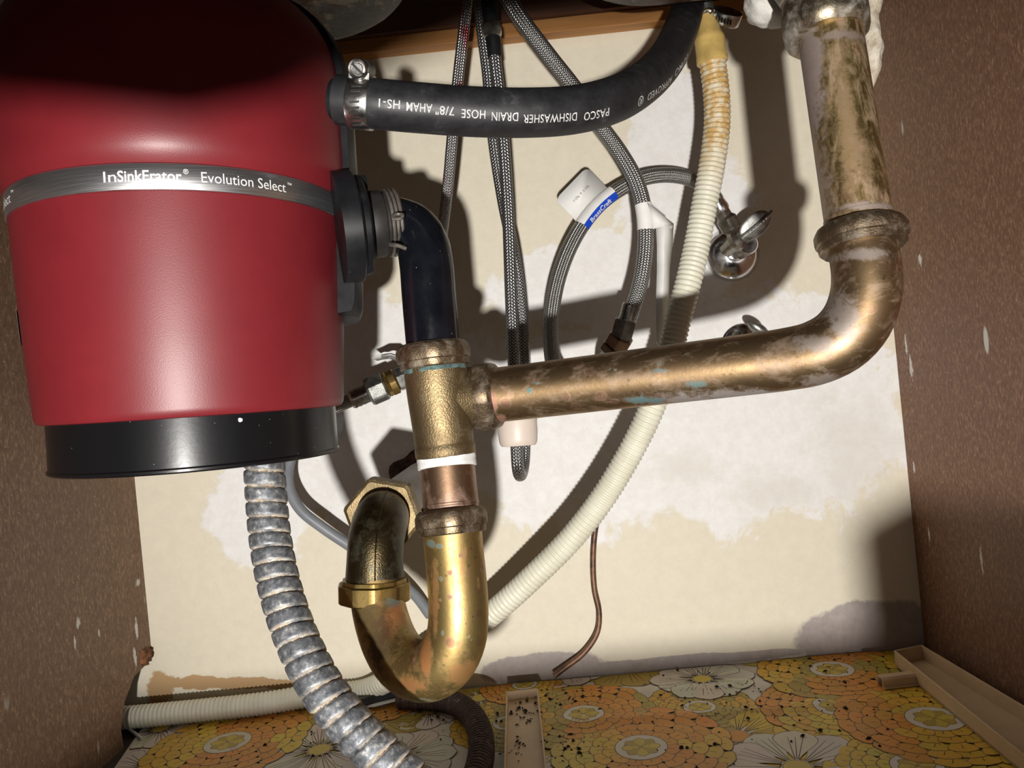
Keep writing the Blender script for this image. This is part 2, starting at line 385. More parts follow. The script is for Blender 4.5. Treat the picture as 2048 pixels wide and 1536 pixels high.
    t = NT('chrome'); t.set(t.ramp(t.noise(40, 3), (.3, (.62, .63, .65)), (.7, (.80, .80, .80))), t.ramp(t.noise(80, 4), (.35, .12), (.75, .30)), 1.0); M['chrome'] = t.m
    M['plate'] = plain('satin_chrome', (.72, .75, .79), .42, .75, .08, .1, 60)
    M['nickel'] = plain('worn_nickel', (.46, .45, .41), .28, 1.0, .2, .2, 90)
    M['dull_steel'] = plain('dull_steel', (.30, .30, .28), .42, .9, .25, .3, 120)
    M['clamp'] = plain('clamp_steel', (.60, .59, .57), .28, 1.0, .15, .1, 140)
    M['dark'] = plain('dark_slot', (.012, .011, .010), .6, 0, .1)
    M['spring'] = plain('spring_wire', (.30, .27, .24), .4, .8, .2, 0, 120)
    M['weight'] = plain('pinkish_white_plastic', (.70, .60, .52), .45, 0, .06, 0, 30)
    M['tape'] = plain('thread_tape', (.78, .78, .76), .6, 0, .06, .5, 160)
    M['paper'] = plain('white_paper', (.76, .75, .72), .75, 0, .04, .1, 40)
    M['blue'] = plain('blue_label', (.006, .06, .52), .4, 0, .05)
    M['ink'] = plain('grey_ink', (.08, .08, .09), .7, 0, .05)
    M['grey_cable'] = plain('grey_plastic', (.20, .21, .23), .45, 0, .06)
    M['black_cable'] = plain('black_plastic_cable', (.02, .02, .022), .5, 0, .2)
    M['pale_pipe'] = plain('pale_painted_pipe', (.55, .54, .52), .55, 0, .1, .1, 60)
    M['rust'] = plain('flaky_rust', (.085, .04, .026), .9, 0, .5, .8, 120)
    M['thin_copper'] = plain('rusty_thin_tube', (.20, .115, .075), .5, .6, .35, .1, 90)
    t = NT('tan_plastic'); n = t.noise(25, 5, .65)
    t.set(t.ramp(n, (.3, (.50, .36, .22)), (.7, (.62, .46, .29))), .45, 0, .4); M['tan'] = t.m
    t = NT('crusted_fitting'); n = t.noise(60, 6, .7)
    t.set(t.mix(t.step(t.noise(34, 4, .6), .58, .68), t.ramp(n, (.3, (.46, .43, .38)), (.7, (.74, .72, .68))), (.34, .13, .05)), .7, 0); t.bump(n, .5, .002); M['crust'] = t.m
    t = NT('foam_chunk'); n = t.noise(90, 6, .7)
    t.set(t.ramp(n, (.3, (.30, .22, .13)), (.55, (.58, .52, .42)), (.75, (.70, .66, .58))), .85, 0); t.bump(n, .8, .003); M['foam'] = t.m
    # sink underside: grey coating, rust patches, pale glue
    t = NT('stained_sink_underside'); n = t.noise(16, 6, .7, None, .5); n3 = t.noise(90, 5, .7)
    c = t.ramp(n3, (.3, (.085, .085, .088)), (.7, (.155, .155, .155)))
    c = t.mix(t.step(n, .50, .60), c, t.ramp(n3, (.3, (.045, .020, .012)), (.7, (.18, .085, .040))))
    c = t.mix(t.math('MULTIPLY', t.step(t.noise(22, 6, .75, t.mp(t.pos(), (1, 1, 1), (5, 3, 1)), 1.2), .53, .60), .8), c, (.36, .33, .25))
    t.set(c, .6, .0); t.bump(n3, .5, .002); M['sink'] = t.m
    # hardboard sides
    for hk, hm in (('hardboard', (1.25, 1.22, 1.18)), ('hardboard_red', (1.38, 1.20, 1.12))):
     hc_ = lambda c: tuple(a * b for a, b in zip(c, hm))
     t = NT('brown_hardboard'); gr = t.noise(1, 4, .75, t.mp(t.pos(), (700, 480, 190))); big = t.noise(7, 3)
     c = t.ramp(gr, (.32, hc_((.085, .048, .029))), (.55, hc_((.150, .090, .056))), (.74, hc_((.36, .25, .165))))
     c = t.mix(t.math('MULTIPLY', t.step(big, .4, .7), .25), c, hc_((.125, .070, .052)))
     def side_pt(px, py, rx, ry, k): q = on_x(px, py, XL if hk == 'hardboard' else XR); return (px, py, (q - CAM).dot(FWD), rx, ry, k)
     sm = stain_mask3(t, [side_pt(*a) for a in ([(273, 1258, 6, 30, 1), (270, 1312, 6, 26, 1), (276, 1165, 9, 9, .8), (156, 1246, 8, 14, .8), (150, 1285, 4, 16, .9), (198, 1266, 4, 10, .8)] if hk == 'hardboard' else [(1812, 690, 5, 30, .9), (1822, 735, 7, 30, .9), (1840, 520, 9, 14, 1), (1828, 935, 5, 14, .8), (1963, 1120, 5, 34, .8), (1858, 1068, 5, 16, .8)])], gr)
     c = t.mix(sm, c, (.66, .64, .60))
     dr = t.math('MULTIPLY', t.step(t.voro(1, t.mp(t.pos(), (30, 30, 9))), .13, .10), t.step(t.noise(9, 2), .55, .60))
     c = t.mix(t.math('MULTIPLY', dr, .9), c, (.62, .60, .55))
     c = t.mix(t.math('MULTIPLY', t.step(t.voro(75), .06, .045), .7), c, (.50, .42, .33))
     t.set(c, .55, 0, .35); t.bump(gr, .22, .0006); M[hk] = t.m
    t = NT('orange_pine'); g = t.noise(1, 5, .6, t.mp(t.pos(), (3, 60, 90)), 1.0)
    t.set(t.ramp(g, (.3, (.30, .125, .032)), (.7, (.46, .22, .065))), .55, 0); M['pine'] = t.m
    t = NT('dark_plywood'); g = t.noise(1, 5, .6, t.mp(t.pos(), (5, 20, 60)), 1.0)
    t.set(t.ramp(g, (.3, (.07, .028, .014)), (.7, (.13, .055, .028))), .7, 0); M['plywood'] = t.m
    M['floor'] = plain('dirty_board', (.045, .030, .020), .85, 0, .4, .5, 40)
    # plaster: cream paint with white filler patches, tan bare strip low at left, greyed torn patch low at right
    t = NT('patched_plaster'); p = t.pos(); n = t.noise(17, 7, .68, None, .4); nf = t.noise(90, 5, .7)
    def blob(px, py, rx, ry, ang=0.0):
        c = on_wall(px, py); s = WALL_Y / F_PX
        d = t.vmath('SUBTRACT', p, tuple(c)).outputs[0]
        d = t.mp(d, (1, 0, 1), (0, 0, 0), (0, ang, 0)) if ang else d
        d = t.vmath('MULTIPLY', d, (1 / (rx * s), 0, 1 / (ry * s))).outputs[0]
        return t.math('SUBTRACT', 1.0, t.vmath('LENGTH', d, (0, 0, 0)).outputs['Value'])
    def union(*bl):
        o = bl[0]
        for b in bl[1:]: o = t.math('MAXIMUM', o, b)
        return o
    jag = t.math('MULTIPLY', t.math('SUBTRACT', n, .5), 1.5)
    wh = t.math('ADD', union(blob(1390, 820, 520, 250), blob(700, 800, 190, 260), blob(520, 1010, 110, 160), blob(1370, 400, 130, 260), blob(1180, 570, 190, 100), blob(1080, 900, 160, 130)), jag)
    col = t.mix(t.step(nf, .3, .7), (.645, .59, .47), (.695, .64, .51))
    col = t.mix(t.step(wh, -.02, .10), col, t.mix(t.step(nf, .35, .65), (.70, .68, .655), (.76, .755, .74)))
    dirt = t.math('ADD', union(blob(1720, 900, 130, 170), blob(1350, 930, 120, 60), blob(1560, 980, 120, 60)), t.math('MULTIPLY', jag, 1.4))
    col = t.mix(t.math('MULTIPLY', t.step(dirt, .2, .7), .35), col, (.56, .51, .43))
    bare = t.math('ADD', union(blob(480, 1366, 170, 15, -.1), blob(318, 1378, 30, 46)), t.math('MULTIPLY', jag, 1.7))
    col = t.mix(t.step(bare, .15, .28), col, (.42, .27, .135))
    torn = t.math('ADD', union(blob(1740, 1262, 160, 68), blob(1080, 1335, 140, 36), blob(1300, 1330, 330, 16)), t.math('MULTIPLY', jag, .5))  # torn patch at right; the other two blobs grey the middle base
    col = t.mix(t.step(torn, .05, .14), col, t.mix(nf, (.26, .21, .19), (.46, .42, .40)))
    col = t.mix(t.math('MULTIPLY', t.step(t.voro(60), .03, .02), .7), col, (.2, .15, .11))
    t.set(col, .55, 0, .35); t.bump(t.math('ADD', t.math('MULTIPLY', t.step(wh, -.02, .10), .5), nf), .22, .0015); M['plaster'] = t.m
    t = NT('liner_paper'); at = t.n('ShaderNodeVertexColor', layer_name='print'); nn = t.noise(60, 4, .6)
    t.set(t.mix(t.math('MULTIPLY', t.step(nn, .45, .75), .16), at.outputs[0], (.30, .24, .14)), .5, 0, .35); M['print'] = t.m
    t = NT('liner_ground'); nn = t.noise(45, 5, .6)
    t.set(t.ramp(nn, (.3, (.58, .53, .45)), (.7, (.66, .62, .55))), .5, 0, .35); M['liner'] = t.m
    M['crumb'] = plain('black_crumbs', (.018, .014, .011), .8, 0, .4, 0, 300)
mk_materials()

# ------------------------------------------------------------------ the cabinet
mb = MB(); mb.aabb((XL - .14, WALL_Y, -.02), (XR + .03, WALL_Y + .02, ZT)); struct(mb.build('wall_back', M['plaster']))
mb = MB(); mb.aabb((XR, Y0, -.02), (XR + .012, WALL_Y, ZT)); struct(mb.build('wall_right', M['hardboard_red']))
# left side with the hole cut in its lower back corner for the hose
cut = on_x(243, 1470, XL).y
prof = [(Y0, -.02), (cut + .004, -.02), (cut, .02), (cut + .012, .044), (cut + .035, .062), (WALL_Y - .004, .066), (WALL_Y - .001, .072), (WALL_Y, .08), (WALL_Y, ZT), (Y0, ZT)]
mb = MB(); mb.rings([[Vector((XL, y, z)) for y, z in prof], [Vector((XL - .010, y, z)) for y, z in prof]]); wl = struct(mb.build('wall_left', M['hardboard'], smooth=20))
mb = MB(); mb.ellipsoid((XL - .004, WALL_Y - .014, .074), (.009, 0, 0), (0, .014, 0), (0, 0, .011), 14, 8, .5); mb.build('chewed_edge', plain('raw_fibre', (.22, .085, .03), .9, 0, .4, .6, 150), wl)
mb = MB(); mb.aabb((XL - .14, Y0, -.02), (XL - .13, WALL_Y, ZT)); struct(mb.build('trim_1', M['plywood']))
mb = MB(); mb.aabb((XL - .14, Y0, -.03), (XR + .012, WALL_Y, 0)); struct(mb.build('floor', M['floor']))
mb = MB(); mb.aabb((XL - .14, Y0, ZT), (XR + .012, WALL_Y + .02, ZT + .03)); struct(mb.build('ceiling', M['plywood']))
mb = MB(); mb.aabb((XL, WALL_Y - .018, .714), (XR, WALL_Y, .730)); struct(mb.build('trim_2', M['pine'], bevel=.001))
mb = MB(); mb.aabb((XL, WALL_Y - .026, .730), (XR, WALL_Y, ZT)); struct(mb.build('trim_3', M['plywood']))
# unseen rails added behind the lens, shaped to shade the cabinet
mb = MB(); mb.aabb((XL, Y0 - .018, -.02), (XR, Y0, .079)); struct(mb.build('shade_rail_low', M['plywood'], bevel=.002))  # added low rail, height set to shade the floor and wall base
def shade_piece(name, pts):
    mb = MB(); mb.rings([[Vector((x, y, z)) for x, z in pts] for y in (Y0, Y0 - .018)]); struct(mb.build(name, M['plywood'], smooth=20))
shade_piece('shade_rail_top', [(XL, .345), (-.175, .340), (-.14, .333), (-.11, .326), (-.085, .329), (-.06, .342), (-.03, .350), (XR, .352), (XR, ZT), (XL, ZT)])  # added top rail, lower edge dipped to shade the disposer top
shade_piece('shade_block', [(.113, .079), (.113, .124), (.128, .132), (.170, .150), (XR, .160), (XR, .079)])  # added block that casts the shade low on the right wall

# ------------------------------------------------------------------ sink bowls
def rrect(x0, x1, y0, y1, r, z, n=8):
    out = []
    for cx, cy, a in ((x1 - r, y1 - r, 0), (x0 + r, y1 - r, 90), (x0 + r, y0 + r, 180), (x1 - r, y0 + r, 270)):
        for k in range(n + 1):
            t = math.radians(a + 90 * k / n); out.append(Vector((cx + r * math.cos(t), cy + r * math.sin(t), z)))
    return out
sink = thing('kitchen_sink', (-.02, .5, .80), 'stained grey underside of a double bowl sink above the pipes', 'sink')
for x0, x1 in ((on_x(300, 0, -.44).x, P(850, 10, .70).x), (P(1102, 0, .70).x, .425)):
    mb = MB(); f = .040; rs = []
    for k in range(7):
        a = math.pi / 2 * k / 6; ins = f * (1 - math.sin(a)); z = .652 + f * (1 - math.cos(a))
        rs.append(rrect(x0 + ins, x1 - ins, .36 + ins, .705 - ins, .085 - ins * .6, z))
    rs.append(rrect(x0, x1, .36, .705, .085, ZT)); mb.rings(rs); mb.build('sink_bowl', M['sink'], sink, smooth=60)

# ------------------------------------------------------------------ garbage disposer
A0 = P(399, 830, .541); AX = (P(372, 400, .541) - P(405, 918, .541)).normalized()
disp = thing('garbage_disposer', A0 - AX * .0315, 'large dark red garbage disposer with a steel band and black base', 'garbage disposer')
SEG = 128
mb = MB(); mb.lathe(A0, AX, [(.0015, .090), (.0002, .0955), (.0008, .0977), (.0030, .0993), (.006, .0998), (.05, .1026), (.10, .1052), (.1305, .1066), (.1310, .1058), (.147, .1058)], SEG)
mb.build('lower_housing', M['red'], disp)
sh = [(.225 + .066 * math.sin(math.radians(a)), .0475 + .066 * math.cos(math.radians(a))) for a in range(0, 91, 9)]
mb = MB(); mb.lathe(A0, AX, [(.1462, .1058), (.1466, .1074), (.1480, .1084), (.1500, .1096), (.153, .1113), (.157, .1126), (.163, .1134), (.172, .1136)] + sh + [(.292, .040)], SEG)
mb.build('upper_housing', M['red'], disp)
mb = MB(); mb.lathe(A0, AX, [(.1311, .1055), (.1311, .1073), (.1318, .1077), (.1455, .1077), (.1462, .1073), (.1462, .1055)], SEG)
band = mb.build('trim_band', M['steel'], disp)
mb = MB(); mb.lathe(A0, AX, [(-.0300, .088), (-.0318, .0905), (-.0322, .0930), (-.0312, .0944), (-.0298, .0944), (-.0288, .0934), (.001, .0934)], SEG)
mb.build('base', M['black_gloss'], disp)
mb = MB(); mb.lathe(A0, AX, [(.285, .045), (.290, .052), (.298, .052), (.300, .042), (.318, .042)], 64); mb.build('mounting_collar', M['black_plastic'], disp)
# lettering bent round the band
toc = (CAM - A0); toc = (toc - AX * toc.dot(AX)).normalized(); side = AX.cross(toc)
def on_band(th, t, r=.10785): return A0 + AX * t + (toc * math.cos(th) + side * math.sin(th)) * r
def band_angle(px):
    best = min((abs((lambda q: ((q - CAM).dot(RGT) / (q - CAM).dot(FWD)) * F_PX + 1024 - px)(on_band(math.radians(a / 4), .139))), a / 4) for a in range(-320, 321))
    return math.radians(best[1])
def letter(s, px0, px1, size, t0, bold):
    mb = MB(); vs_, fs = text_shape(s, size, bold); x1 = max(v[0] for v in vs_); a0, a1 = band_angle(px0), band_angle(px1)
    put_text(mb, (vs_, fs), lambda x, y: on_band(a0 + (a1 - a0) * x / x1, t0 + y)); mb.build('lettering', M['etch'], band, recalc=False)
letter('In', 203, 232, .0088, .1357, .0); letter('SinkErator', 233, 364, .0088, .1357, .00013); letter('®', 366, 377, .0040, .1400, .0)
letter('Evolution Select', 400, 572, .0088, .1357, -.00004); letter('™', 574, 584, .0034, .1398, .0)
letter('Select', -30, 20, .0088, .1357, -.00004); letter('™', 21, 26, .0034, .1398, .0)
# black rear shell on the right flank, seen edge-on, following the shoulder
ang0, ang1 = math.radians(64), math.radians(150)
def shell_pts(dr, lo):
    out = [(lo, .1105 + dr), (lo + .006, .1130 + dr), (.10, .1150 + dr), (.15, .1155 + dr), (.225, .1152 + dr)]
    return out + [(.225 + (.0675 + dr) * math.sin(math.radians(a)), .0477 + (.0675 + dr) * math.cos(math.radians(a))) for a in range(8, 86, 11)]
rs = []
for k in range(17):
    th = ang0 + (ang1 - ang0) * k / 16; e = min(1, k / 1.0)
    dirv = toc * math.cos(th) + side * math.sin(th)
    o_ = shell_pts(.0045 if k else .0025, .062 + (.004 if k == 0 else 0)); i_ = shell_pts(-.012, .064)
    rs.append([A0 + AX * t + dirv * r for t, r in o_] + [A0 + AX * t + dirv * r for t, r in reversed(i_)])
mb = MB(); mb.rings(rs, None, True, True, True); mb.build('rear_shell', M['black_plastic'], disp, smooth=50)
# outlet flange
O0 = P(703, 453, .526); O1 = P(803, 444, .537); OA = (O1 - O0).normalized()
fl = MB(); lobe = lambda a: 1 + .03 * max(0, math.cos(2 * (a - 1.4))) ** 3
fl.lathe(O0, OA, [(-.010, .030), (-.010, .0365), (.002, .0372), (.0035, .036), (.0035, .033), (.008, .033), (.0095, .0315), (.0095, .020)], 64, lobe)
fo = fl.build('outlet_flange', M['black_plastic'], disp)
for sx, sy in ((728, 530), (716, 368)):
    c = P(sx, sy, .520); mb = MB(); mb.lathe(c - OA * .006, OA, [(0, .0062), (.010, .0062), (.0115, .0055), (.0115, 0.001)], 16, flats(6, .9)); mb.build('flange_bolt', M['black_plastic'], fo)
for c_, r_ in ((on_band(math.radians(14), -.0035, .0938), .0014),):
    mb = MB(); mb.ellipsoid(c_, toc * .0006, side * r_, AX * r_, 10, 6, .3); mb.build('paint_fleck', M['paper'], disp)
# white label sliver on the left flank
mb = MB(); ra, rb = math.radians(-96), math.radians(-78)
mb.rings([[on_band(ra + (rb - ra) * k / 8, t, .1032 + .0007 + (t - .06) * .053) for k in range(9)] for t in (.052, .075)], None, False); mb.build('label', M['paper'], disp)

# ------------------------------------------------------------------ discharge elbow, coupling, clamp
c = [P(745, 447, .531), P(775, 446, .534), P(800, 450, .535), P(826, 462, .534), P(845, 490, .531), P(853, 530, .526), P(857, 580, .525), P(862, 640, .524), P(868, 705, .524)]
el = thing('discharge_elbow', c[-1], 'glossy black plastic elbow pipe running down into the brass tee', 'pipe')
path = curve(c, .003); mb = MB(); mb.sweep(path, .0184, 40); mb.build('pipe', M['pipe_black'], el)
fr = frames(path); seam = []
for p_, t_, n_, b_, L_ in fr: seam.append(p_ + (n_ * math.cos(-.45) + b_ * math.sin(-.45)) * .0183)
mb = MB(); mb.sweep(seam[12:-8], .00022, 6); mb.build('mould_seam', M['pipe_black'], el)
mb = MB(); q = P(861, 625, .5245); qa = (c[-2] - c[-3]).normalized(); mb.lathe(q, qa, [(-.0004, .0182), (-.0002, .01855), (.0002, .01855), (.0004, .0182)], 40); mb.build('mould_ring', M['pipe_black'], el)
mb = MB(); B0 = P(738, 450, .530)
mb.lathe(B0, OA, [(-.006, .012), (-.006, .0205), (-.003, .0222), (.0005, .0228), (.0085, .0228), (.0095, .0222), (.0100, .0212), (.0112, .0212), (.0118, .0222), (.0142, .0222), (.0148, .0213), (.0185, .0213), (.0205, .0208), (.0215, .0195), (.0212, .0180)], 64)
rc = tag(mb.build('rubber_coupling', M['boot']), 'grey ribbed rubber coupling between the disposer flange and the black elbow', 'coupling')
sc = thing('spring_clamp', B0 + OA * .0165, 'rusty wire spring clamp round the grey rubber coupling', 'clamp')
n_ = (CAM - B0); n_ = (n_ - OA * n_.dot(OA)).normalized(); b_ = OA.cross(n_)
for k in range(3):
    mb = MB(); rp = [B0 + OA * (.0130 + .0028 * k) + (n_ * math.cos(a) + b_ * math.sin(a)) * .0224 for a in np.linspace(0, 2 * math.pi, 61)]
    mb.sweep(rp, .00115, 8); mb.build('wire_loop', M['spring'], sc)
for sx, sy, ex, ey in ((786, 431, 806, 430), (780, 489, 812, 497)):
    mb = MB(); mb.sweep(curve([P(sx, sy, .506), P((sx + ex) / 2, (sy + ey) / 2 - 2, .503), P(ex, ey, .505)], .001), .0013, 8); mb.build('wire_ear', M['spring'], sc)
mb = MB(); mb.sweep(curve([P(806, 430, .505), P(803, 436, .505), P(786, 438, .505)], .001), .0012, 8); mb.build('wire_ear', M['spring'], sc)

# ------------------------------------------------------------------ black rubber drain hose with lettering
hp = [P(676, 200, .482), P(710, 203, .481), P(760, 209, .480), P(850, 217, .482), P(950, 224, .485), P(1050, 226, .490), P(1140, 221, .500), P(1215, 204, .515), P(1280, 171, .555), P(1330, 122, .61), P(1360, 62, .68), P(1376, 10, .735), P(1384, -50, .765)]
path = curve(hp, .004); hr = [.0152 + .0004 * min(1, max(0, (i / len(path) - .5) * 2)) for i in range(len(path))]
mb = MB(); mb.sweep(path, hr, 40); hose = tag(mb.build('drain_hose', M['rubber']), 'thick black rubber drain hose with white lettering leaving the disposer', 'hose')
fr = frames(path); cum = [q[4] for q in fr]
def near_len(px):
    X = [(p - CAM).dot(RGT) / (p - CAM).dot(FWD) * F_PX + 1024 for p in path]; return float(np.interp(px, X, cum))
def hose_pt(L, a, r=.01535):
    i = min(range(len(cum) - 1), key=lambda k: abs(cum[k] - L) if cum[k] <= L else 9); f_ = (L - cum[i]) / (cum[i + 1] - cum[i])
    p = path[i].lerp(path[i + 1], f_); n = fr[i][2].lerp(fr[i + 1][2], f_); b = fr[i][3].lerp(fr[i + 1][3], f_)
    return p + (n * math.cos(a) + b * math.sin(a)) * (r + .0004 * min(1, max(0, (i / len(path) - .5) * 2)))
# sign of the frame: which angle points up in the picture
sgn = 1 if fr[10][3].dot(UPV) > 0 else -1
def hose_text(s, pxa, pxb, size, mid):
    mb = MB()
    vs_, fs = text_shape(s, size, .00003, 1.05, .0012); x1 = max(v[0] for v in vs_); la, lb = near_len(pxa), near_len(pxb)
    put_text(mb, (vs_, fs), lambda x, y: hose_pt(la + (lb - la) * x / x1, sgn * (mid - (y - size * .35) / .0152)))
    mb.build('lettering', M['print_white'], hose, recalc=False)
hose_text('PASCO', 1188, 1143, .0072, -.27); hose_text('DISHWASHER', 1131, 1036, .0072, -.22); hose_text('DRAIN', 1028, 979, .0072, -.14); hose_text('HOSE', 968, 922, .0072, -.08)
hose_text('7/8"', 909, 873, .0072, -.02); hose_text('AHAM', 866, 816, .0072, .02); hose_text('HS-1', 805, 766, .0072, .06)
hose_text('IAPMO', 1338, 1310, .0068, -.22); hose_text('APPROVED', 1304, 1254, .0068, -.30); hose_text('®', 1246, 1236, .009, -.28)

def worm_clamp(cen, axis, R, width, label, screw_dir, up_dir, front, slots=9):
    """band round a hose, slotted along its front, with a hex screw in its housing"""
    t = thing('hose_clamp', cen, label, 'hose clamp')
    mb = MB(); mb.lathe(cen - axis * width / 2, axis, [(0, R - .0004), (0, R + .0006), (width * .06, R + .0009), (width * .94, R + .0009), (width, R + .0006), (width, R - .0004)], 48); bd = mb.build('band', M['clamp'], t)
    nf = (front - axis * front.dot(axis)).normalized(); bf = axis.cross(nf)
    if bf.dot(up_dir) < 0: bf = -bf
    for k in range(slots):
        a = math.radians(34 - k * 11.5); d = nf * math.cos(a) + bf * math.sin(a); tn = -nf * math.sin(a) + bf * math.cos(a)
        mb = MB(); mb.box(cen + d * (R + .0008), axis * width * .22 + tn * .0005, tn * .0006, d * .0006); mb.build('slot', M['dark'], bd)
    sc_ = cen + nf * (R * .74) + bf * (R * .98 + .0035)
    mb = MB(); mb.lathe(sc_ - nf * .018, nf, [(0, .004), (.001, .0062), (.013, .0062), (.015, .0058)], 24); mb.box(sc_ - nf * .008 - bf * .004, axis * width * .46, nf * .006, bf * .0022); mb.build('screw_housing', M['dull_steel'], t)
    mb = MB(); mb.lathe(sc_ - nf * .003, nf, [(0, .0060), (.0035, .0062), (.0045, .0056), (.0040, .0046), (.0025, .0040), (.0025, .0036), (.0042, .0034), (.0046, .0030)], 24); sw = mb.build('screw', M['clamp'], t)
    s1 = (axis * .8 - bf * .62).normalized(); s2 = nf.cross(s1)
    mb = MB(); mb.box(sc_ + nf * .0013, s1 * .0042, s2 * .0007, nf * .0006); mb.build('screw_slot', M['dark'], sw)
    return t
HA = (hp[2] - hp[0]).normalized()
worm_clamp(P(725, 205, .4808), HA, .0156, .0138, 'steel worm-drive hose clamp on the black hose beside the disposer', None, UPV, CAM - P(725, 205, .48))
mb = MB(); mb.sweep([P(668, 198, .484), P(704, 202, .482)], .0125, 32); mb.build('inlet_spout', M['black_plastic'], disp)

# ------------------------------------------------------------------ brass waste pipes
def slip_nut(cen, axis, R, length, label, mat, n=8, lip=.9, a=.955, flip=False):
    mb = MB(); h = length / 2
    pr = [(-h, R * .76), (-h, R * .90), (-h * .90, R * .93), (-h * .45, R * .94), (-h * .36, R * .985), (-h * .1, R), (h * .45, R), (h * .78, R * .95), (h, R * .85), (h, R * .72)]
    if flip: pr = [(-t_, r_) for t_, r_ in reversed(pr)]
    mb.lathe(cen, axis, pr, 96, flats(n, a)); return tag(mb.build('slip_nut', mat, smooth=28), label, 'slip nut')
T0, T1 = P(1659, 60, .483), P(1718, 450, .459)
TA = (T0 - T1).normalized()
mb = MB(); mb.sweep(resample([T0 + TA * .03, T1 - TA * .012], .01), .0190, 48); mb.lathe(T1 + TA * .0035, TA, [(-.002, .0188), (-.0015, .0194), (.0015, .0194), (.002, .0188)], 48)
tag(mb.build('tailpiece', M['brass_tail']), 'vertical tarnished brass tailpiece dropping from the sink beside the right wall', 'pipe')
slip_nut(P(1650, 42, .486), TA, .0268, .026, 'large greyed slip nut at the head of the vertical tailpiece', M['pewter_nut'], 6, flip=True)
slip_nut(P(1722, 474, .4565), TA, .0262, .0155, 'bronze slip nut joining the vertical tailpiece to the brass bend', M['bronze_nut'], 12, a=.985)
arm = [P(1720, 462, .457), P(1727, 505, .453), P(1733, 548, .450), P(1731, 590, .449), P(1714, 640, .450), P(1680, 680, .453), P(1630, 706, .459), P(1570, 719, .467), P(1480, 731, .478), P(1350, 747, .494), P(1200, 765, .512), P(1060, 782, .527), P(975, 792, .534)]
path = curve(arm, .004); mb = MB()
mb.sweep(path, lambda L, a, i: .0190 + .0006 * math.exp(-((L - .055) / .03) ** 2), 48); tag(mb.build('waste_arm', M['brass_arm']), 'long horizontal brass waste arm bending up at the right end', 'pipe')
AA = (arm[-2] - arm[-1]).normalized()
slip_nut(P(971, 793, .534), AA, .0249, .0185, 'bronze slip nut between the brass tee and the horizontal waste arm', M['bronze_nut'], 6, a=.93)
# tee
TE0, TE1 = P(868, 715, .524), P(892, 912, .521); TD = (TE0 - TE1).normalized(); LT = (TE0 - TE1).length
tee = thing('brass_tee', TE1, 'rough cast brass tee fitting below the black elbow', 'pipe fitting')
mb = MB(); mb.lathe(TE1, TD, [(0, .0165), (0, .0200), (.0010, .0205), (.0065, .0206), (.0075, .0200), (.009, .0200), (.02, .0203), (LT * .6, .0212), (LT * .92, .0216), (LT, .0216), (LT, .017)], 64)
bc = TE1 + TD * LT * .57; bdv = (P(955, 795, .534) - bc); bl = bdv.length; bdv.normalize()
mb.lathe(bc, bdv, [(0, .0205), (bl * .35, .0203), (bl * .62, .0196), (bl * .8, .0200), (bl + .004, .0215), (bl + .006, .0200)], 64)
mb.build('body', M['brass_cast'], tee)
mb = MB()
for a_, b_ in ((-1.3, -.75), (-.5, 1.25), (2.0, 3.1)):
    mb.lathe(TE0 - TD * .0085, TD, [(-.0015, .0214), (-.0010, .02182), (.0012, .0219), (.0018, .0214)], 24, lambda a: 1 + .006 * math.sin(a * 7) + .008 * math.sin(a * 13 + 1), a_, b_)
mb.build('verdigris_line', M['verdigris'], tee)
slip_nut(P(867, 711, .524), TD, .0254, .0170, 'tarnished slip nut round the black elbow on top of the brass tee', M['bronze_nut'], 8, a=.97, flip=False)
# tape, tailpiece and trap
TP0, TP1 = P(892, 905, .521), P(905, 1042, .513); PA = (TP0 - TP1).normalized()
mb = MB(); mb.sweep(resample([TP0 + PA * .004, TP1 - PA * .008], .008), .0186, 48)
for d_ in (.0095,): mb.lathe(TP1 + PA * (.011 + d_ * 0), PA, [(-.0012, .0185), (-.0006, .0190), (.0006, .0190), (.0012, .0185)], 48)
tag(mb.build('copper_tailpiece', M['copper']), 'short dull copper tailpiece between the white tape and the trap nut', 'pipe')
mb = MB(); tc = P(893, 918, .521)
mb.lathe(tc, PA, [(-.0062, .0186), (-.0058, .0199), (-.003, .0201), (-.002, .0198), (0, .0202), (.002, .0199), (.004, .0202), (.0062, .0200), (.0068, .0186)], 72, lambda a: 1 + .006 * math.sin(a * 5) + .005 * math.sin(a * 11 + .7))
tag(mb.build('thread_tape', M['tape']), 'band of white thread tape wound under the brass tee', 'tape')
tb = [P(903, 1035, .513), P(907, 1090, .511), P(913, 1150, .508), P(917, 1215, .506), P(914, 1268, .506), P(898, 1310, .508), P(868, 1337, .514), P(836, 1340, .524), P(806, 1324, .536), P(782, 1290, .549), P(765, 1245, .560), P(756, 1205, .568), P(751, 1160, .574)]
slip_nut(P(903, 1043, .5125), PA, .0254, .0165, 'bronze slip nut with ground oval flats at the top of the trap', M['bronze_nut'], 6, a=.94, flip=False)
path = curve(tb, .004); mb = MB(); mb.sweep(path, lambda L, a, i: .0196 + .0012 * math.exp(-((L - .02) / .012) ** 2) * 0 + .0006 * math.exp(-((L - .115) / .05) ** 2), 48)
tag(mb.build('trap_bend', M['brass_bright']), 'shiny yellow brass U-bend trap below the slip nut', 'pipe')
EA = (P(750, 1120, .577) - P(751, 1178, .576)).normalized()
mb = MB(); mb.lathe(P(749, 1178, .575), EA, [(-.0085, .020), (-.0085, .0262), (-.0075, .0272), (.0045, .0272), (.0052, .0262), (.0052, .0245), (.0080, .0240), (.0085, .0215)], 72, flats(10, .965))
tag(mb.build('trap_nut', M['hex_brass'], smooth=14), 'faceted brass nut under the dark cast trap elbow', 'nut')
te = thing('trap_elbow', P(750, 1160, .576), 'dark oily cast elbow turning from the trap back to the wall', 'pipe fitting')
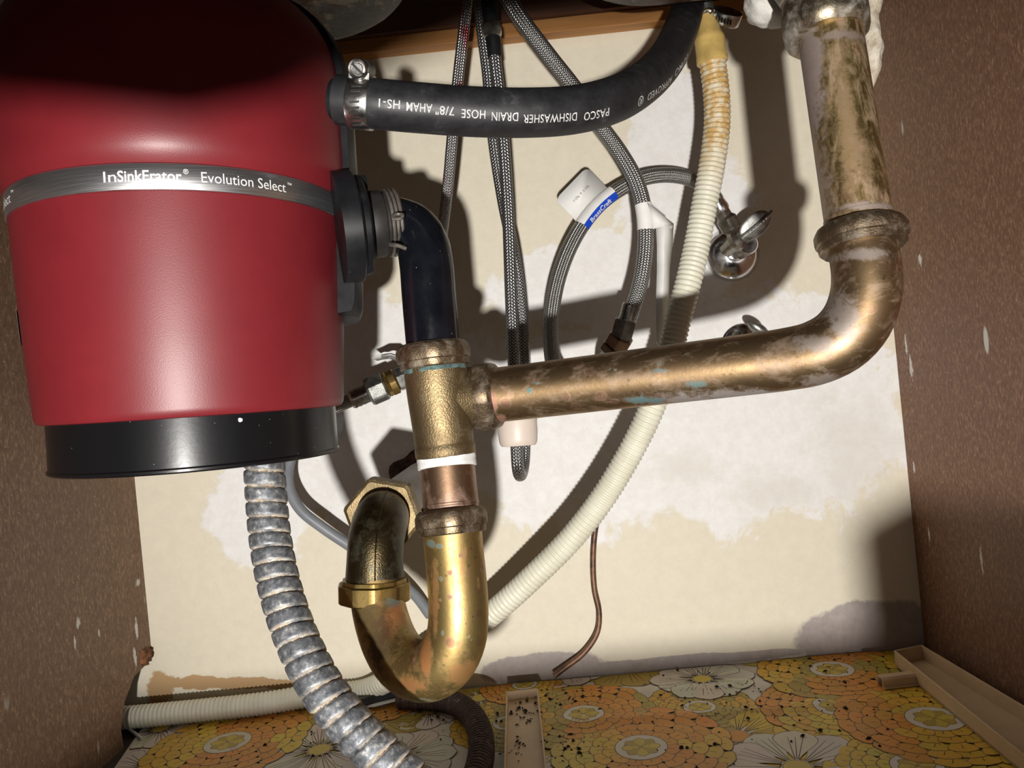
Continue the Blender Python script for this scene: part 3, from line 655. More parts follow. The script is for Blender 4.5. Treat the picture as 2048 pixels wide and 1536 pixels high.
ep = [P(750, 1165, .576), P(750, 1120, .577), P(752, 1085, .581), P(757, 1057, .591), P(763, 1038, .608), P(768, 1030, .632), P(772, 1026, .65)]
path = curve(ep, .003); mb = MB(); mb.sweep(path, lambda L, a, i: .0208 + .0012 * math.exp(-(L / .012) ** 2) + .0006 * math.exp(-((L - .05) / .02) ** 2), 48); mb.build('body', M['cast_dark'], te)
fr = frames(path); mb = MB(); mb.sweep([p_ + n_ * (.0209 + .0012 * math.exp(-(L_ / .012) ** 2) + .0006 * math.exp(-((L_ - .05) / .02) ** 2)) for p_, t_, n_, b_, L_ in fr[2:-3]], .0006, 6); mb.build('casting_seam', M['cast_dark'], te)
YV = Vector((0, 1, 0)); hc = P(766, 1031, .628)
mb = MB(); mb.lathe(hc, YV, [(-.004, .023), (-.004, .0295), (-.0025, .0325), (.014, .0325), (.016, .030), (.016, .02)], 72, flats(6, .872, math.radians(8))); mb.build('hex_collar', M['brass_cast'], te, smooth=14)
mb = MB(); mb.sweep(resample([hc + YV * .012, Vector((hc.x, WALL_Y, hc.z))], .02), .0205, 40); tag(mb.build('drain_pipe', M['pale_pipe']), 'pale drain pipe entering the wall behind the trap elbow', 'pipe')
mb = MB(); rc_ = Vector((hc.x, WALL_Y, hc.z)); mb.lathe(rc_ + YV * .0005, -YV, [(0, .0225), (0, .036), (.006, .032), (.011, .024), (.011, .0206)], 40, lambda a: 1 + .09 * math.sin(3 * a + 1) + .06 * math.sin(7 * a))
tag(mb.build('rust_collar', M['rust'], smooth=20), 'flaky rusted collar round the pale drain pipe at the wall', 'collar')
# crusted drain fitting at the top and the foam lump behind it
dr = thing('drain_fitting', P(1560, -20, .54), 'white crusted sink drain fitting at the top edge by the large nut', 'pipe fitting')
mb = MB(); mb.ellipsoid(P(1545, 2, .545), RGT * .0195, FWD * .02, UPV * .0178, 28, 16, .12); mb.build('crust', M['crust'], dr)
mb = MB(); ca = (RGT * .82 + UPV * .36 - FWD * .3).normalized()
mb.lathe(P(1566, 2, .52), ca, [(0, .012), (0, .0200), (.0035, .0212), (.0050, .0205), (.0055, .0222), (.0095, .0218), (.0105, .0200), (.018, .0195)], 40); mb.build('steel_ring', M['dull_steel'], dr)
mb = MB(); mb.lathe(P(1640, -30, .49), (TA * .9 + RGT * -.2).normalized(), [(0, .02), (0, .026), (.008, .0275), (.03, .0275), (.034, .024), (.06, .022)], 48, flats(8, .96)); mb.build('neck', M['pewter_nut'], dr)
mb = MB(); rs = []
fpts = [(1734, -125, 16), (1736, -80, 20), (1738, -40, 14), (1742, -10, 34), (1748, 14, 26), (1742, 30, 12), (1741, 55, 14), (1744, 85, 19), (1746, 112, 20), (1744, 135, 16), (1741, 160, 13), (1738, 182, 5)]
mb.sweep(curve([P(a, b_, .60) for a, b_, c_ in fpts], .004), lambda L, a, i: max(.002, np.interp(i, np.linspace(0, len(curve([P(q[0], q[1], .60) for q in fpts], .004)) - 1, len(fpts)), [q[2] * .6 / F_PX for q in fpts]) * (1 + .35 * noise.noise(Vector((math.cos(a), math.sin(a), L * 60)) * 1.6))), 20)
tag(mb.build('foam_lump', M['foam'], smooth=60), 'pale crusty foam lump behind the vertical brass tailpiece', 'foam')

# ------------------------------------------------------------------ white corrugated hose
wp = [P(1424, 118, .735), P(1433, 190, .735), P(1434, 250, .735), P(1424, 330, .735), P(1407, 420, .733), P(1392, 500, .730), P(1374, 575, .725), P(1356, 640, .725), P(1337, 720, .725), P(1302, 820, .725), P(1258, 910, .73), P(1203, 1000, .735), P(1140, 1080, .745), P(1070, 1150, .755), P(990, 1222, .77), P(915, 1278, .79), P(840, 1320, .81)]
wp += [on_floor(x, y, .0145) for x, y in ((740, 1362), (650, 1386), (520, 1408), (400, 1421), (300, 1431), (246, 1436))]
for v in wp:
    v.y = min(v.y, WALL_Y - .0135)
wh = thing('corrugated_hose', wp[-1], 'white corrugated drain hose curving behind the pipes to the left corner', 'hose')
pit = .0047; path = curve(wp, pit / 6)
def rib(L, a, i): return (.0127 - .0003 * min(1, L / .5)) * (1 - .10 * (0.5 - 0.5 * math.cos(2 * math.pi * L / pit)) ** 1.6)
mb = MB(); mb.sweep(path, rib, 22); mb.build('tube', M['white_hose'], wh, smooth=80)
ca = (wp[0] - wp[1]).normalized(); c0 = P(1424, 118, .735)
mb = MB(); mb.lathe(c0 - ca * .003, ca, [(-.002, .0127), (0, .0147), (.004, .0149), (.006, .0143), (.020, .0143), (.0235, .0140), (.025, .0128), (.036, .0100), (.040, .0085), (.044, .0083)], 40); mb.build('cuff', M['cuff'], wh)
mb = MB(); mb.sweep([c0 + ca * .038, c0 + ca * .09], .0075, 24); mb.build('spigot', M['dull_steel'], wh)
worm_clamp(P(1452, 34, .735), (ca * .55 + RGT * .2 - FWD * .5).normalized(), .0135, .011, 'dark worm-drive clamp hanging beside the yellowed hose cuff', None, UPV, CAM - P(1452, 34, .735), 6)

# ------------------------------------------------------------------ braided hoses
def hose_obj(name, pts, r, mat, label, cat='hose', step=.005, seg=24):
    mb = MB(); mb.sweep(curve(pts, step), r, seg); return tag(mb.build(name, mat), label, cat)
hose_obj('braided_hose', [P(938, -40, .72), P(930, 40, .72), P(917, 150, .725), P(905, 270, .73), P(896, 370, .74), P(884, 470, .76), P(872, 560, .775), P(862, 640, .785), P(850, 710, .79), P(822, 752, .79)], .0054, M['braid_red'], 'thin braided hose with red flecks passing behind the black elbow')
pB = [P(956, -40, .74), P(962, 40, .74), P(976, 150, .745), P(986, 270, .75), P(1006, 400, .755), P(1030, 520, .75), P(1044, 640, .755), P(1048, 740, .757), P(1049, 840, .758), P(1049, 900, .757), P(1047, 930, .752), P(1043, 948, .742), P(1039, 950, .732), P(1036, 936, .724), P(1034, 905, .721), P(1032, 850, .721), P(1030, 780, .722), P(1026, 690, .727), P(1021, 560, .727), P(1016, 420, .725), P(1006, 270, .72), P(997, 180, .715), P(990, 120, .712), P(988, 96, .711)]
lo = thing('sprayer_hose', P(1042, 948, .73), 'long braided sprayer hose hanging in a loop below the horizontal pipe', 'hose')
mb = MB(); mb.sweep(curve(pB, .005), .0059, 24); mb.build('braid', M['braid_b'], lo)
k0, k1 = P(989, 110, .7115), P(985, 72, .711); ka = (k1 - k0).normalized()
mb = MB(); mb.lathe(k0, ka, [(-.002, .006), (-.002, .0068), (.017, .0070), (.018, .006)], 24); mb.build('collar', M['black_plastic'], lo)
mb = MB(); mb.lathe(k1 - ka * .002, ka, [(0, .006), (.001, .0085), (.004, .0102), (.011, .0102), (.013, .0088), (.016, .006)], 32, flats(6, .88)); mb.build('coupling_nut', M['nickel'], lo)
mb = MB(); mb.sweep([k1 + ka * .010, k1 + ka * .034, k1 + ka * .075], [.0078, .0078, .0065], 20); mb.build('stem', M['black_plastic'], lo)
mb = MB(); wc0, wc1 = P(1037, 889, .727), P(1033, 826, .729); wa = (wc1 - wc0).normalized()
mb.lathe(wc0, wa, [(-.0015, .012), (-.0012, .0160), (.0008, .0175), (.004, .0182), (.012, .0189), (.034, .0189), (.038, .017), (.038, .010)], 48)
hw = tag(mb.build('hose_weight', M['weight']), 'pinkish white round plastic weight clipped on the sprayer hose loop', 'weight')
for px, py in ((1020, 846), (1069, 845)):
    mb = MB(); q = P(px, py, .713 if px < 1030 else .722); mb.lathe(q, (CAM - q), [(-.004, .0022), (.0006, .0022), (.0006, .0014), (-.001, .0012)], 16); mb.build('clip_screw', M['nickel'], hw)
pD = [P(1000, -30, .70), P(1040, 35, .70), P(1100, 115, .71), P(1150, 178, .72), P(1196, 245, .73), P(1240, 305, .735), P(1272, 362, .735), P(1288, 420, .735), P(1291, 490, .735), P(1282, 560, .735), P(1266, 615, .74), P(1252, 655, .745)]
dh = thing('braided_hose', pD[-1], 'braided faucet hose with a folded white paper tag, ending in a dark brass nut', 'hose')
pathD = curve(pD, .005); mb = MB(); mb.sweep(pathD, .0076, 28); mb.build('braid', M['braid'], dh)
fe0, fe1 = P(1262, 610, .7395), P(1251, 650, .744); fa = (fe1 - fe0).normalized()
mb = MB(); mb.lathe(fe0, fa, [(-.001, .0074), (0, .0082), (.012, .0082), (.0135, .0086), (.016, .0086), (.018, .0080), (.022, .0080)], 24); mb.build('ferrule', M['nickel'], dh)
mb = MB(); n0 = P(1252, 640, .743); mb.lathe(n0, fa, [(0, .007), (0, .0105), (.001, .0115), (.016, .0115), (.0175, .0105), (.018, .0085), (.024, .0085)], 36, flats(6, .88)); mb.build('coupling_nut', M['dull_steel'], dh, smooth=18)
va = thing('angle_valve', P(1236, 690, .75), 'dark brass valve inlet half hidden above the horizontal waste arm', 'valve')
mb = MB(); n1 = P(1244, 672, .747); va_d = (P(1220, 712, .76) - n1).normalized()
mb.lathe(n1, va_d, [(0, .008), (0, .0118), (.001, .0128), (.011, .0128), (.012, .0118), (.013, .0135), (.020, .0135), (.022, .011)], 36, flats(6, .9)); mb.build('hex_inlet', M['copper'], va, smooth=18)
mb = MB(); mb.sweep(curve([P(1232, 694, .752), P(1216, 716, .765), P(1212, 745, .80), P(1212, 750, .858)], .006), .0095, 20); mb.build('body', M['crust'], va)
# paper tag folded round that hose
pt = thing('paper_tag', P(1325, 690, .74), 'blank white paper tag folded round the braided hose and hanging down', 'tag')
i0 = min(range(len(pathD)), key=lambda i: (pathD[i] - P(1286, 405, .735)).length); i1 = min(range(len(pathD)), key=lambda i: (pathD[i] - P(1291, 456, .735)).length)
mb = MB(); mb.sweep(pathD[i0:i1 + 1], .0081, 28, False); mb.build('sleeve', M['paper'], pt)
def sheet(name, quads, mat, parent, thick=.0003):
    mb = MB(); mb.rings(quads, None, False, False, False); o = mb.build(name, mat, parent, recalc=False, smooth=50); s_ = o.modifiers.new('solid', 'SOLIDIFY'); s_.thickness = thick; return o
sheet('folded_flap', [[P(1294, 404, .7268), P(1303, 432, .7268), P(1306, 458, .7268)], [P(1318, 424, .728), P(1322, 442, .727), P(1324, 453, .7275)], [P(1347, 447, .737), P(1346, 452, .736), P(1344, 457, .735)]], M['paper'], pt)
sheet('hanging_strip', [[P(1312, 455, .733), P(1330, 450, .729), P(1347, 447, .737)], [P(1314, 490, .736), P(1328, 492, .732), P(1345, 486, .739)], [P(1314, 540, .740), P(1328, 540, .736), P(1339, 540, .742)], [P(1312, 600, .744), P(1325, 600, .741), P(1337, 600, .745)], [P(1313, 650, .747), P(1324, 650, .745), P(1335, 650, .748)], [P(1314, 700, .750), P(1324, 702, .749), P(1336, 700, .751)]], M['paper'], pt)
# looped supply hose to the right-hand valve
pE = [P(1433, 402, .80), P(1421, 383, .80), P(1398, 365, .80), P(1365, 353, .80), P(1325, 350, .80), P(1285, 357, .798), P(1243, 376, .795), P(1200, 408, .79), P(1165, 450, .785), P(1135, 505, .78), P(1113, 570, .775), P(1102, 640, .77), P(1103, 700, .765), P(1112, 745, .76), P(1135, 775, .76), P(1170, 782, .765), P(1205, 765, .775)]
eh = thing('braided_hose', pE[-1], 'looped braided supply hose with a blue and white label, reaching the chrome valve', 'hose')
pathE = curve(pE, .005); mb = MB(); mb.sweep(pathE, .0080, 28); mb.build('braid', M['braid_dull'], eh)
frE = frames(pathE); jE0 = min(range(len(pathE)), key=lambda i: (pathE[i] - P(1224, 390, .792)).length); jE1 = min(range(len(pathE)), key=lambda i: (pathE[i] - P(1164, 452, .785)).length)
seg_ = [q for q in frE[jE0:jE1 + 1]]; pp = [q[0] for q in seg_]
def dir_angle(q, v): return math.atan2(v.dot(q[3]), v.dot(q[2]))
qm = seg_[len(seg_) // 2]; outw = (UPV * .72 - RGT * .70).normalized(); tocam = (CAM - qm[0]).normalized()
au = dir_angle(qm, outw); ac = dir_angle(qm, tocam); sg = 1 if ((ac - au + math.pi) % (2 * math.pi) - math.pi) > 0 else -1
def arc(a, b, r, name, mat, n=10):
    mb = MB(); mb.sweep(pp, r, n, False, min(a, b), max(a, b), seg_[0][2]); return mb.build(name, mat, lab)
lab = thing('hose_label', qm[0], 'blue and white label flag wrapped round the looped braided hose', 'label')
arc(au, au + sg * 1.70, .0084, 'white_wrap', M['paper'], 12); arc(au + sg * 1.70, au + sg * 2.75, .00842, 'blue_wrap', M['blue'], 10)
e0, e1 = seg_[0], seg_[-1]; base0 = e0[0] + outw * .0084; base1 = e1[0] + outw * .0084
up_ = outw * .030 + tocam * .002
corner = lambda s_, t_: base0.lerp(base1, s_) + up_ * t_
fl_ = [corner(0, 0), corner(0, .86), corner(.05, .96), corner(.14, 1), corner(.86, 1), corner(.95, .96), corner(1, .86), corner(1, 0)]
mb = MB(); mb.poly(fl_); fo_ = mb.build('flag', M['paper'], lab, recalc=False); s_ = fo_.modifiers.new('solid', 'SOLIDIFY'); s_.thickness = .0006; s_.offset = 0
uu = (base0 - base1).normalized(); sl = (base0 - base1).length
mb = MB()
for tx, size, t_, wfrac in (('1/2F x 1/2F', .0036, .62, .55),):
    vs_, fs = text_shape(tx, size); x1 = max(v[0] for v in vs_)
    put_text(mb, (vs_, fs), lambda x, y: base1.lerp(base0, .25 + .5 * x / x1) + up_ * (.55 - y / .030) + tocam * .0007)
mb.build('lettering', M['ink'], lab, recalc=False)
mb = MB(); vs_, fs = text_shape('BrassCraft', .0072, .00012, 1, .001); x1 = max(v[0] for v in vs_); ymid = .0024
def on_sleeve(s_, a, r=.0087):
    k = s_ * (len(seg_) - 1); i = min(int(k), len(seg_) - 2); f_ = k - i
    p = pp[i].lerp(pp[i + 1], f_); n = seg_[i][2].lerp(seg_[i + 1][2], f_); b = seg_[i][3].lerp(seg_[i + 1][3], f_); return p + (n * math.cos(a) + b * math.sin(a)) * r
put_text(mb, (vs_, fs), lambda x, y: on_sleeve(.84 - .66 * x / x1, au + sg * (2.22 - (y - ymid) / .0087))); mb.build('lettering', M['paper'], lab, recalc=False)

# ------------------------------------------------------------------ wall valves
def escutcheon(px, py, r, parent, depth=.012, mat='chrome'):
    c = on_wall(px, py); mb = MB(); mb.lathe(c, -YV, [(-.001, r), (.0015, r), (depth * .35, r * .93), (depth * .7, r * .72), (depth * .95, r * .45), (depth, r * .36), (depth, .008)], 48); return mb.build('escutcheon', M[mat], parent), c
vr = thing('angle_valve', on_wall(1462, 512), 'chrome angle valve with an oval handle on the wall right of the white hose', 'valve')
es, c = escutcheon(1464, 509, .0300, vr, .017)
bt = c - YV * .062
mb = MB(); mb.sweep([c - YV * .008, c - YV * .038], .0085, 24); mb.lathe(c - YV * .034, -YV, [(0, .0085), (.001, .0105), (.028, .0105), (.030, .009)], 32); mb.build('body', M['chrome'], vr)
ou0 = P(1466, 462, .805); ou1 = P(1438, 412, .80); oa = (ou1 - ou0).normalized()
mb = MB(); mb.lathe(ou0 - oa * .010, oa, [(0, .008), (.010, .009), (.012, .0098), (.013, .0115), (.025, .0115), (.0265, .0100), (.028, .0085), (.038, .0082), (.040, .0070)], 36, flats(6, .9)); mb.build('outlet_nut', M['nickel'], vr, smooth=18)
mb = MB(); fr0 = ou1 - oa * .006; mb.lathe(fr0, oa, [(0, .0085), (.004, .0092), (.008, .0085), (.013, .0080)], 24); mb.build('ferrule', M['chrome'], vr)
h0, h1 = P(1466, 489, .80), P(1492, 466, .785); hd = (h1 - h0).normalized()
mb = MB(); mb.lathe(h0, hd, [(-.012, .0075), (.002, .0082), (.004, .0112), (.009, .0112), (.011, .009), (.013, .0065), (.024, .0060)], 32, flats(6, .93)); mb.build('packing_nut', M['nickel'], vr, smooth=25)
hx = P(1510, 451, .778); l1 = (RGT * .74 + UPV * .64 - FWD * .15).normalized(); l2 = (UPV * .70 - RGT * .66 - FWD * .25); l2 = (l2 - l1 * l2.dot(l1)).normalized(); l3 = l1.cross(l2)
mb = MB(); mb.ellipsoid(hx, l1 * .0185, l2 * .0120, l3 * .0034, 28, 14); ha = mb.build('handle', M['dull_steel'], vr)
if l3.dot(CAM - hx) < 0: l3 = -l3
mb = MB(); mb.sweep(curve([hx - l1 * .018 + l3 * .002, hx + l3 * .0052, hx + l1 * .021 + l3 * .001], .003), lambda L, a, i: .0026, 10); mb.build('handle_rib', M['dull_steel'], ha)
for k in range(9):
    mb = MB(); q = hx + l1 * (-.014 + .0036 * k) + l3 * (.0072 - .00009 * (k - 4) ** 2 * 2.2); mb.ellipsoid(q, l1 * .0012, l2 * .0012, l3 * .0010, 8, 6); mb.build('grip_bead', M['chrome'], ha)
vl = thing('angle_valve', on_wall(1488, 690), 'lower angle valve with a dull escutcheon peeking over the horizontal waste arm', 'valve')
es, c = escutcheon(1487, 693, .0255, vl, .010)
mb = MB(); mb.sweep([c - YV * .006, c - YV * .05], .0085, 20); mb.build('body', M['dull_steel'], vl)
q = P(1516, 657, .80); mb = MB(); mb.ellipsoid(q, (RGT * .8 - UPV * .5) * .013, (RGT * .5 + UPV * .8) * .006, FWD * .007, 18, 10); mb.sweep([c - YV * .045, q], .005, 12); mb.build('handle', M['dull_steel'], vl)
vf = thing('supply_connector', P(760, 780, .79), 'crimped hose end with grey and brass nuts left of the brass tee', 'pipe fitting')
s0, s1 = P(662, 818, .775), P(828, 746, .785); sa = (s1 - s0).normalized(); sl_ = (s1 - s0).length
def spt(px): return s0 + sa * sl_ * (px - 662) / 166
mb = MB(); mb.sweep(curve([on_wall(600, 862, .02), P(630, 836, .80), spt(668), spt(708)], .005), .0068, 20); mb.build('hose_end', M['braid_dull'], vf)
ln = lambda a, b: (spt(b) - spt(a)).length
mb = MB(); mb.lathe(spt(701), sa, [(-.0005, .0070), (0, .0082)] + [(ln(701, 738) * k / 8, .0090 + .0005 * (k % 2)) for k in range(1, 8)] + [(ln(701, 738), .0082)], 24, lambda a: 1 + .03 * math.cos(a * 8)); mb.build('crimped_ferrule', M['clamp'], vf)
mb = MB(); mb.lathe(spt(735), sa, [(0, .009), (.0006, .0138), (.003, .0150), (ln(735, 771) - .002, .0150), (ln(735, 771), .0135), (ln(735, 773), .009)], 48, flats(6, .88, .3)); mb.build('coupling_nut', M['dull_steel'], vf, smooth=18)
mb = MB(); mb.lathe(spt(772), sa, [(0, .009), (0, .0128), (.0018, .0136), (.0030, .0128), (.0042, .0136), (ln(772, 793) - .001, .0136), (ln(772, 793), .012), (ln(772, 795), .009)], 48, flats(10, .96)); mb.build('brass_collar', M['hex_brass'], vf, smooth=20)
mb = MB(); mb.lathe(spt(794), sa, [(0, .009), (.0005, .0122), (.018, .0122), (.019, .010)], 48, flats(6, .9, .2)); mb.build('nut', M['dull_steel'], vf, smooth=18)
wv = thing('wall_plate', on_wall(622, 848), 'round chrome wall plate peeking out behind the disposer base', 'wall plate')
es, c = escutcheon(622, 848, .0375, wv, .007, 'plate')
mb = MB(); mb.sweep([c - YV * .004, c - YV * .03], .009, 20); mb.build('stub', M['chrome'], wv)
lt = thing('paper_label', P(775, 715, .80), 'curled white paper label with grey lines behind the tee nut', 'label')
sheet('curled_sheet', [[P(742, 716, .80), P(755, 722, .81)], [P(768, 704, .795), P(778, 716, .805)], [P(790, 705, .79), P(796, 722, .80)], [P(806, 716, .79), P(808, 738, .80)]], M['paper'], lt)
for k in range(3):
    mb = MB(); mb.sweep(curve([P(762, 711 + 4 * k, .7945), P(784, 708 + 5 * k, .79), P(803, 718 + 6 * k, .7895)], .004), .0004, 6); mb.build('printed_line', M['ink'], lt)

# ------------------------------------------------------------------ conduit, cables, thin tube
cp = [P(526, 880, .50), P(528, 920, .499), P(533, 1000, .495), P(541, 1080, .488), P(556, 1160, .478), P(578, 1235, .468), P(608, 1310, .458), P(645, 1378, .45), P(692, 1440, .443), P(750, 1500, .437), P(815, 1558, .432), P(880, 1610, .43), P(960, 1665, .44)]
pitch = .0102; path = curve(cp, pitch / 14)
def helix(L, a, i):
    ph = (L / pitch + a / (2 * math.pi)) % 1
    return .0131 * (1 - .13 * abs(2 * ph - 1) ** 5) - (.0012 if ph < .07 else 0)
mb = MB(); mb.sweep(path, helix, 36); mb.lathe(P(527, 900, .4995), (cp[0] - cp[2]).normalized(), [(-.004, .0122), (-.003, .0137), (.012, .0137), (.02, .0137)], 32)
tag(mb.build('flexible_conduit', M['zinc'], smooth=50), 'flexible zinc spiral conduit hanging from the disposer base to the floor', 'conduit')
rp = [on_floor(x, y, .0125) for x, y in ((800, 1395), (860, 1398), (902, 1404), (938, 1425), (958, 1458), (963, 1500), (955, 1545), (935, 1600), (905, 1660))]
path = curve(rp, .0052 / 8)
mb = MB(); mb.sweep(path, lambda L, a, i: .0121 * (1 - .13 * abs(2 * ((L / .0052 + a / 6.283) % 1) - 1) ** 2), 24)
tag(mb.build('rusted_conduit', M['rust_conduit'], smooth=50), 'old dark rusted spiral conduit lying on the flowered liner', 'conduit')
hose_obj('grey_cable', [P(600, 870, .84), P(578, 930, .83), P(578, 975, .82), P(600, 1018, .815), P(645, 1055, .815), P(700, 1092, .82), P(770, 1140, .83), P(830, 1190, .845), P(860, 1230, .852)], .0058, M['grey_cable'], 'smooth grey cable curving down the wall behind the conduit', 'cable')
hose_obj('copper_tube', [P(1212, 960, .853), P(1200, 1010, .853), P(1189, 1070, .853), P(1186, 1130, .853), P(1189, 1180, .852), P(1198, 1225, .851), P(1194, 1265, .85), P(1168, 1305, .85), P(1130, 1335, .848), P(1108, 1352, .845)], .0033, M['thin_copper'], 'thin rusty copper tube running down the wall to the floor', 'tube')
hose_obj('black_cable', [on_floor(x, y, .0085) for x, y in ((668, 1421), (690, 1414), (720, 1407), (745, 1400), (800, 1385))], .0062, M['black_cable'], 'black cable on the floor just in front of the white hose', 'cable')

# ------------------------------------------------------------------ flowered shelf liner
pa = [on_floor(x, y) for x, y in ((1040, 1400), (1300, 1388), (1700, 1366))]
def liner_z(x, y):
    z = .0020 + .0006 * noise.noise(Vector((x * 9, y * 9, 0)))
    yl = np.interp(x, [pa[0].x, pa[1].x, pa[2].x], [pa[0].y, pa[1].y, pa[2].y])
    k = min(1, max(0, (x - pa[0].x + .02) / .05)) * min(1, max(0, (pa[2].x + .03 - x) / .08))
    z += .0026 * k * math.exp(-((y - yl) / .011) ** 2)
    yl2 = yl - .062 + .05 * (x - .1); z += .0018 * k * math.exp(-((y - yl2) / .010) ** 2)
    return z
ol = [on_floor(x, y) for x, y in ((286, 1456), (420, 1441), (640, 1416), (800, 1394), (1040, 1371), (1300, 1337), (1560, 1309), (1790, 1283))]
for v in ol: v.y = min(v.y, WALL_Y - .001)
rightx = XR - .012
xs0 = [v.x for v in ol]; ys0 = [v.y for v in ol]
lf = [on_floor(286, 1456), on_floor(232, 1536), on_floor(150, 1640)]
def back_y(x): return float(np.interp(x, xs0, ys0))
def front_y(x):  # left border runs diagonally
    return .30
def left_x(y): return float(np.interp(-y, [-lf[0].y, -lf[1].y, -lf[2].y], [lf[0].x, lf[1].x, lf[2].x]))
NX, NY = 150, 90; mb = MB(); grid = []
for j in range(NY + 1):
    row = []
    for i in range(NX + 1):
        s_, t_ = i / NX, j / NY
        yy = .40 + (.80 - .40) * t_; xa = left_x(yy); x = xa + (rightx - xa) * s_
        y = .40 + (back_y(x) - .40) * t_
        x = left_x(y) + (rightx - left_x(y)) * s_
        row.append(Vector((x, y, liner_z(x, y))))
    grid.append(row)
mb.rings(grid, None, False)
ln_ = mb.build('shelf_liner', M['liner'], recalc=False, smooth=60)
tag(ln_, 'yellow and orange flower-print shelf liner covering the cabinet floor', 'shelf liner')
# flat print: petals, outlines and veins as thin ink layers on the liner
INK = (.075, .030, .012); YEL, GOLD, ORG, OLV, WHT, LEM = (.68, .47, .025), (.66, .40, .03), (.66, .28, .022), (.42, .31, .045), (.64, .60, .52), (.60, .46, .06)
pr = MB()
def lift(x, y, lay): return Vector((x, y, liner_z(x, y) + .0002 + lay * .00003))
def inside(x, y):
    return left_x(y) + .002 < x < rightx - .002 and .41 < y < back_y(x) - .0015
def ink_poly(pts, lay, col):
    pts = [(x, y) for x, y in pts]
    if sum(inside(x, y) for x, y in pts) < len(pts):
        pts = clip(pts)
        if len(pts) < 3: return
    cx = sum(p[0] for p in pts) / len(pts); cy = sum(p[1] for p in pts) / len(pts)
    b = len(pr.v); n = len(pts); pr.v.append(lift(cx, cy, lay))
    for q in (.35, .68, 1): pr.v += [lift(cx + (x - cx) * q, cy + (y - cy) * q, lay) for x, y in pts]
    for k in range(n):
        k2 = (k + 1) % n; pr.face((b, b + 1 + k, b + 1 + k2), None, 0, col)
        for r in (0, 1): pr.face((b + 1 + r * n + k, b + 1 + (r + 1) * n + k, b + 1 + (r + 1) * n + k2, b + 1 + r * n + k2), None, 0, col)
def clip(pts):
    out = []
    for x, y in pts:
        x2 = min(max(x, left_x(y) + .002), rightx - .002); y2 = min(max(y, .41), back_y(x2) - .0015); out.append((x2, y2))
    return out
def stroke(a, b, w_, lay, col=INK, bend=0.0):
    dx, dy = b[0] - a[0], b[1] - a[1]; l = math.hypot(dx, dy) or 1; nx, ny = -dy / l, dx / l; N = 5; L_, R_ = [], []
    for k in range(N + 1):
        t_ = k / N; o = bend * l * math.sin(math.pi * t_); x = a[0] + dx * t_ + nx * o; y = a[1] + dy * t_ + ny * o
        ww = w_ * (1 - .5 * t_); L_.append((x + nx * ww, y + ny * ww)); R_.append((x - nx * ww, y - ny * ww))
    for k in range(N): 
        q = [L_[k], L_[k + 1], R_[k + 1], R_[k]]
        if all(inside(*p) for p in q): 
            b0 = len(pr.v); pr.v += [lift(x, y, lay) for x, y in q]; pr.face((b0, b0 + 1, b0 + 2, b0 + 3), None, 0, col)
def petal(cx, cy, ang, r0, r1, wid, blunt=.62, n=11, grow=0.0):
    """outline of one petal pointing along ang"""
    pts = []
    for k in range(n + 1):
        t_ = k / n; s_ = r0 - grow + (r1 - r0 + 2 * grow) * t_
        w_ = (wid + grow) * math.sin(math.pi * min(1, t_ ** blunt if t_ > 0 else 0) * .98 + .02) ** .75 if 0 < t_ < 1 else 0
        pts.append((s_, w_))
    full = pts + [(s_, -w_) for s_, w_ in reversed(pts[1:-1])]
    c_, s2 = math.cos(ang), math.sin(ang)
    return [(cx + s_ * c_ - w_ * s2, cy + s_ * s2 + w_ * c_) for s_, w_ in full]
W_ = .0007
def daisy(cx, cy, R, n, fill, centre, lay, rot=0.0, veins=3, cr=.17):
    for k in range(n):
        a = rot + 2 * math.pi * k / n + random.uniform(-.05, .05); r = R * random.uniform(.9, 1.06); wid = R * math.pi / n * .98
        c_ = tuple(q * random.uniform(.93, 1.05) for q in fill); l = lay + (k % 3) * 2
        ink_poly(petal(cx, cy, a, R * .12, r, wid, 2.1, 13, W_), l, INK); ink_poly(petal(cx, cy, a, R * .12, r, wid, 2.1, 13), l + 1, c_)
        for v in range(veins):
            o = (v - (veins - 1) / 2) * .55 * wid / R; a2 = a + o * .62
            stroke((cx + R * .2 * math.cos(a2), cy + R * .2 * math.sin(a2)), (cx + r * .82 * math.cos(a + o * .8), cy + r * .82 * math.sin(a + o * .8)), W_ * .75, l + 1.5)
    el_ = lambda q: [(cx + q * math.cos(t_), cy + q * math.sin(t_)) for t_ in np.linspace(0, 2 * math.pi, 25)[:-1]]
    ink_poly(el_(R * cr + .0012), lay + 8, WHT); ink_poly(el_(R * cr + W_), lay + 9, INK); ink_poly(el_(R * cr), lay + 10, centre)
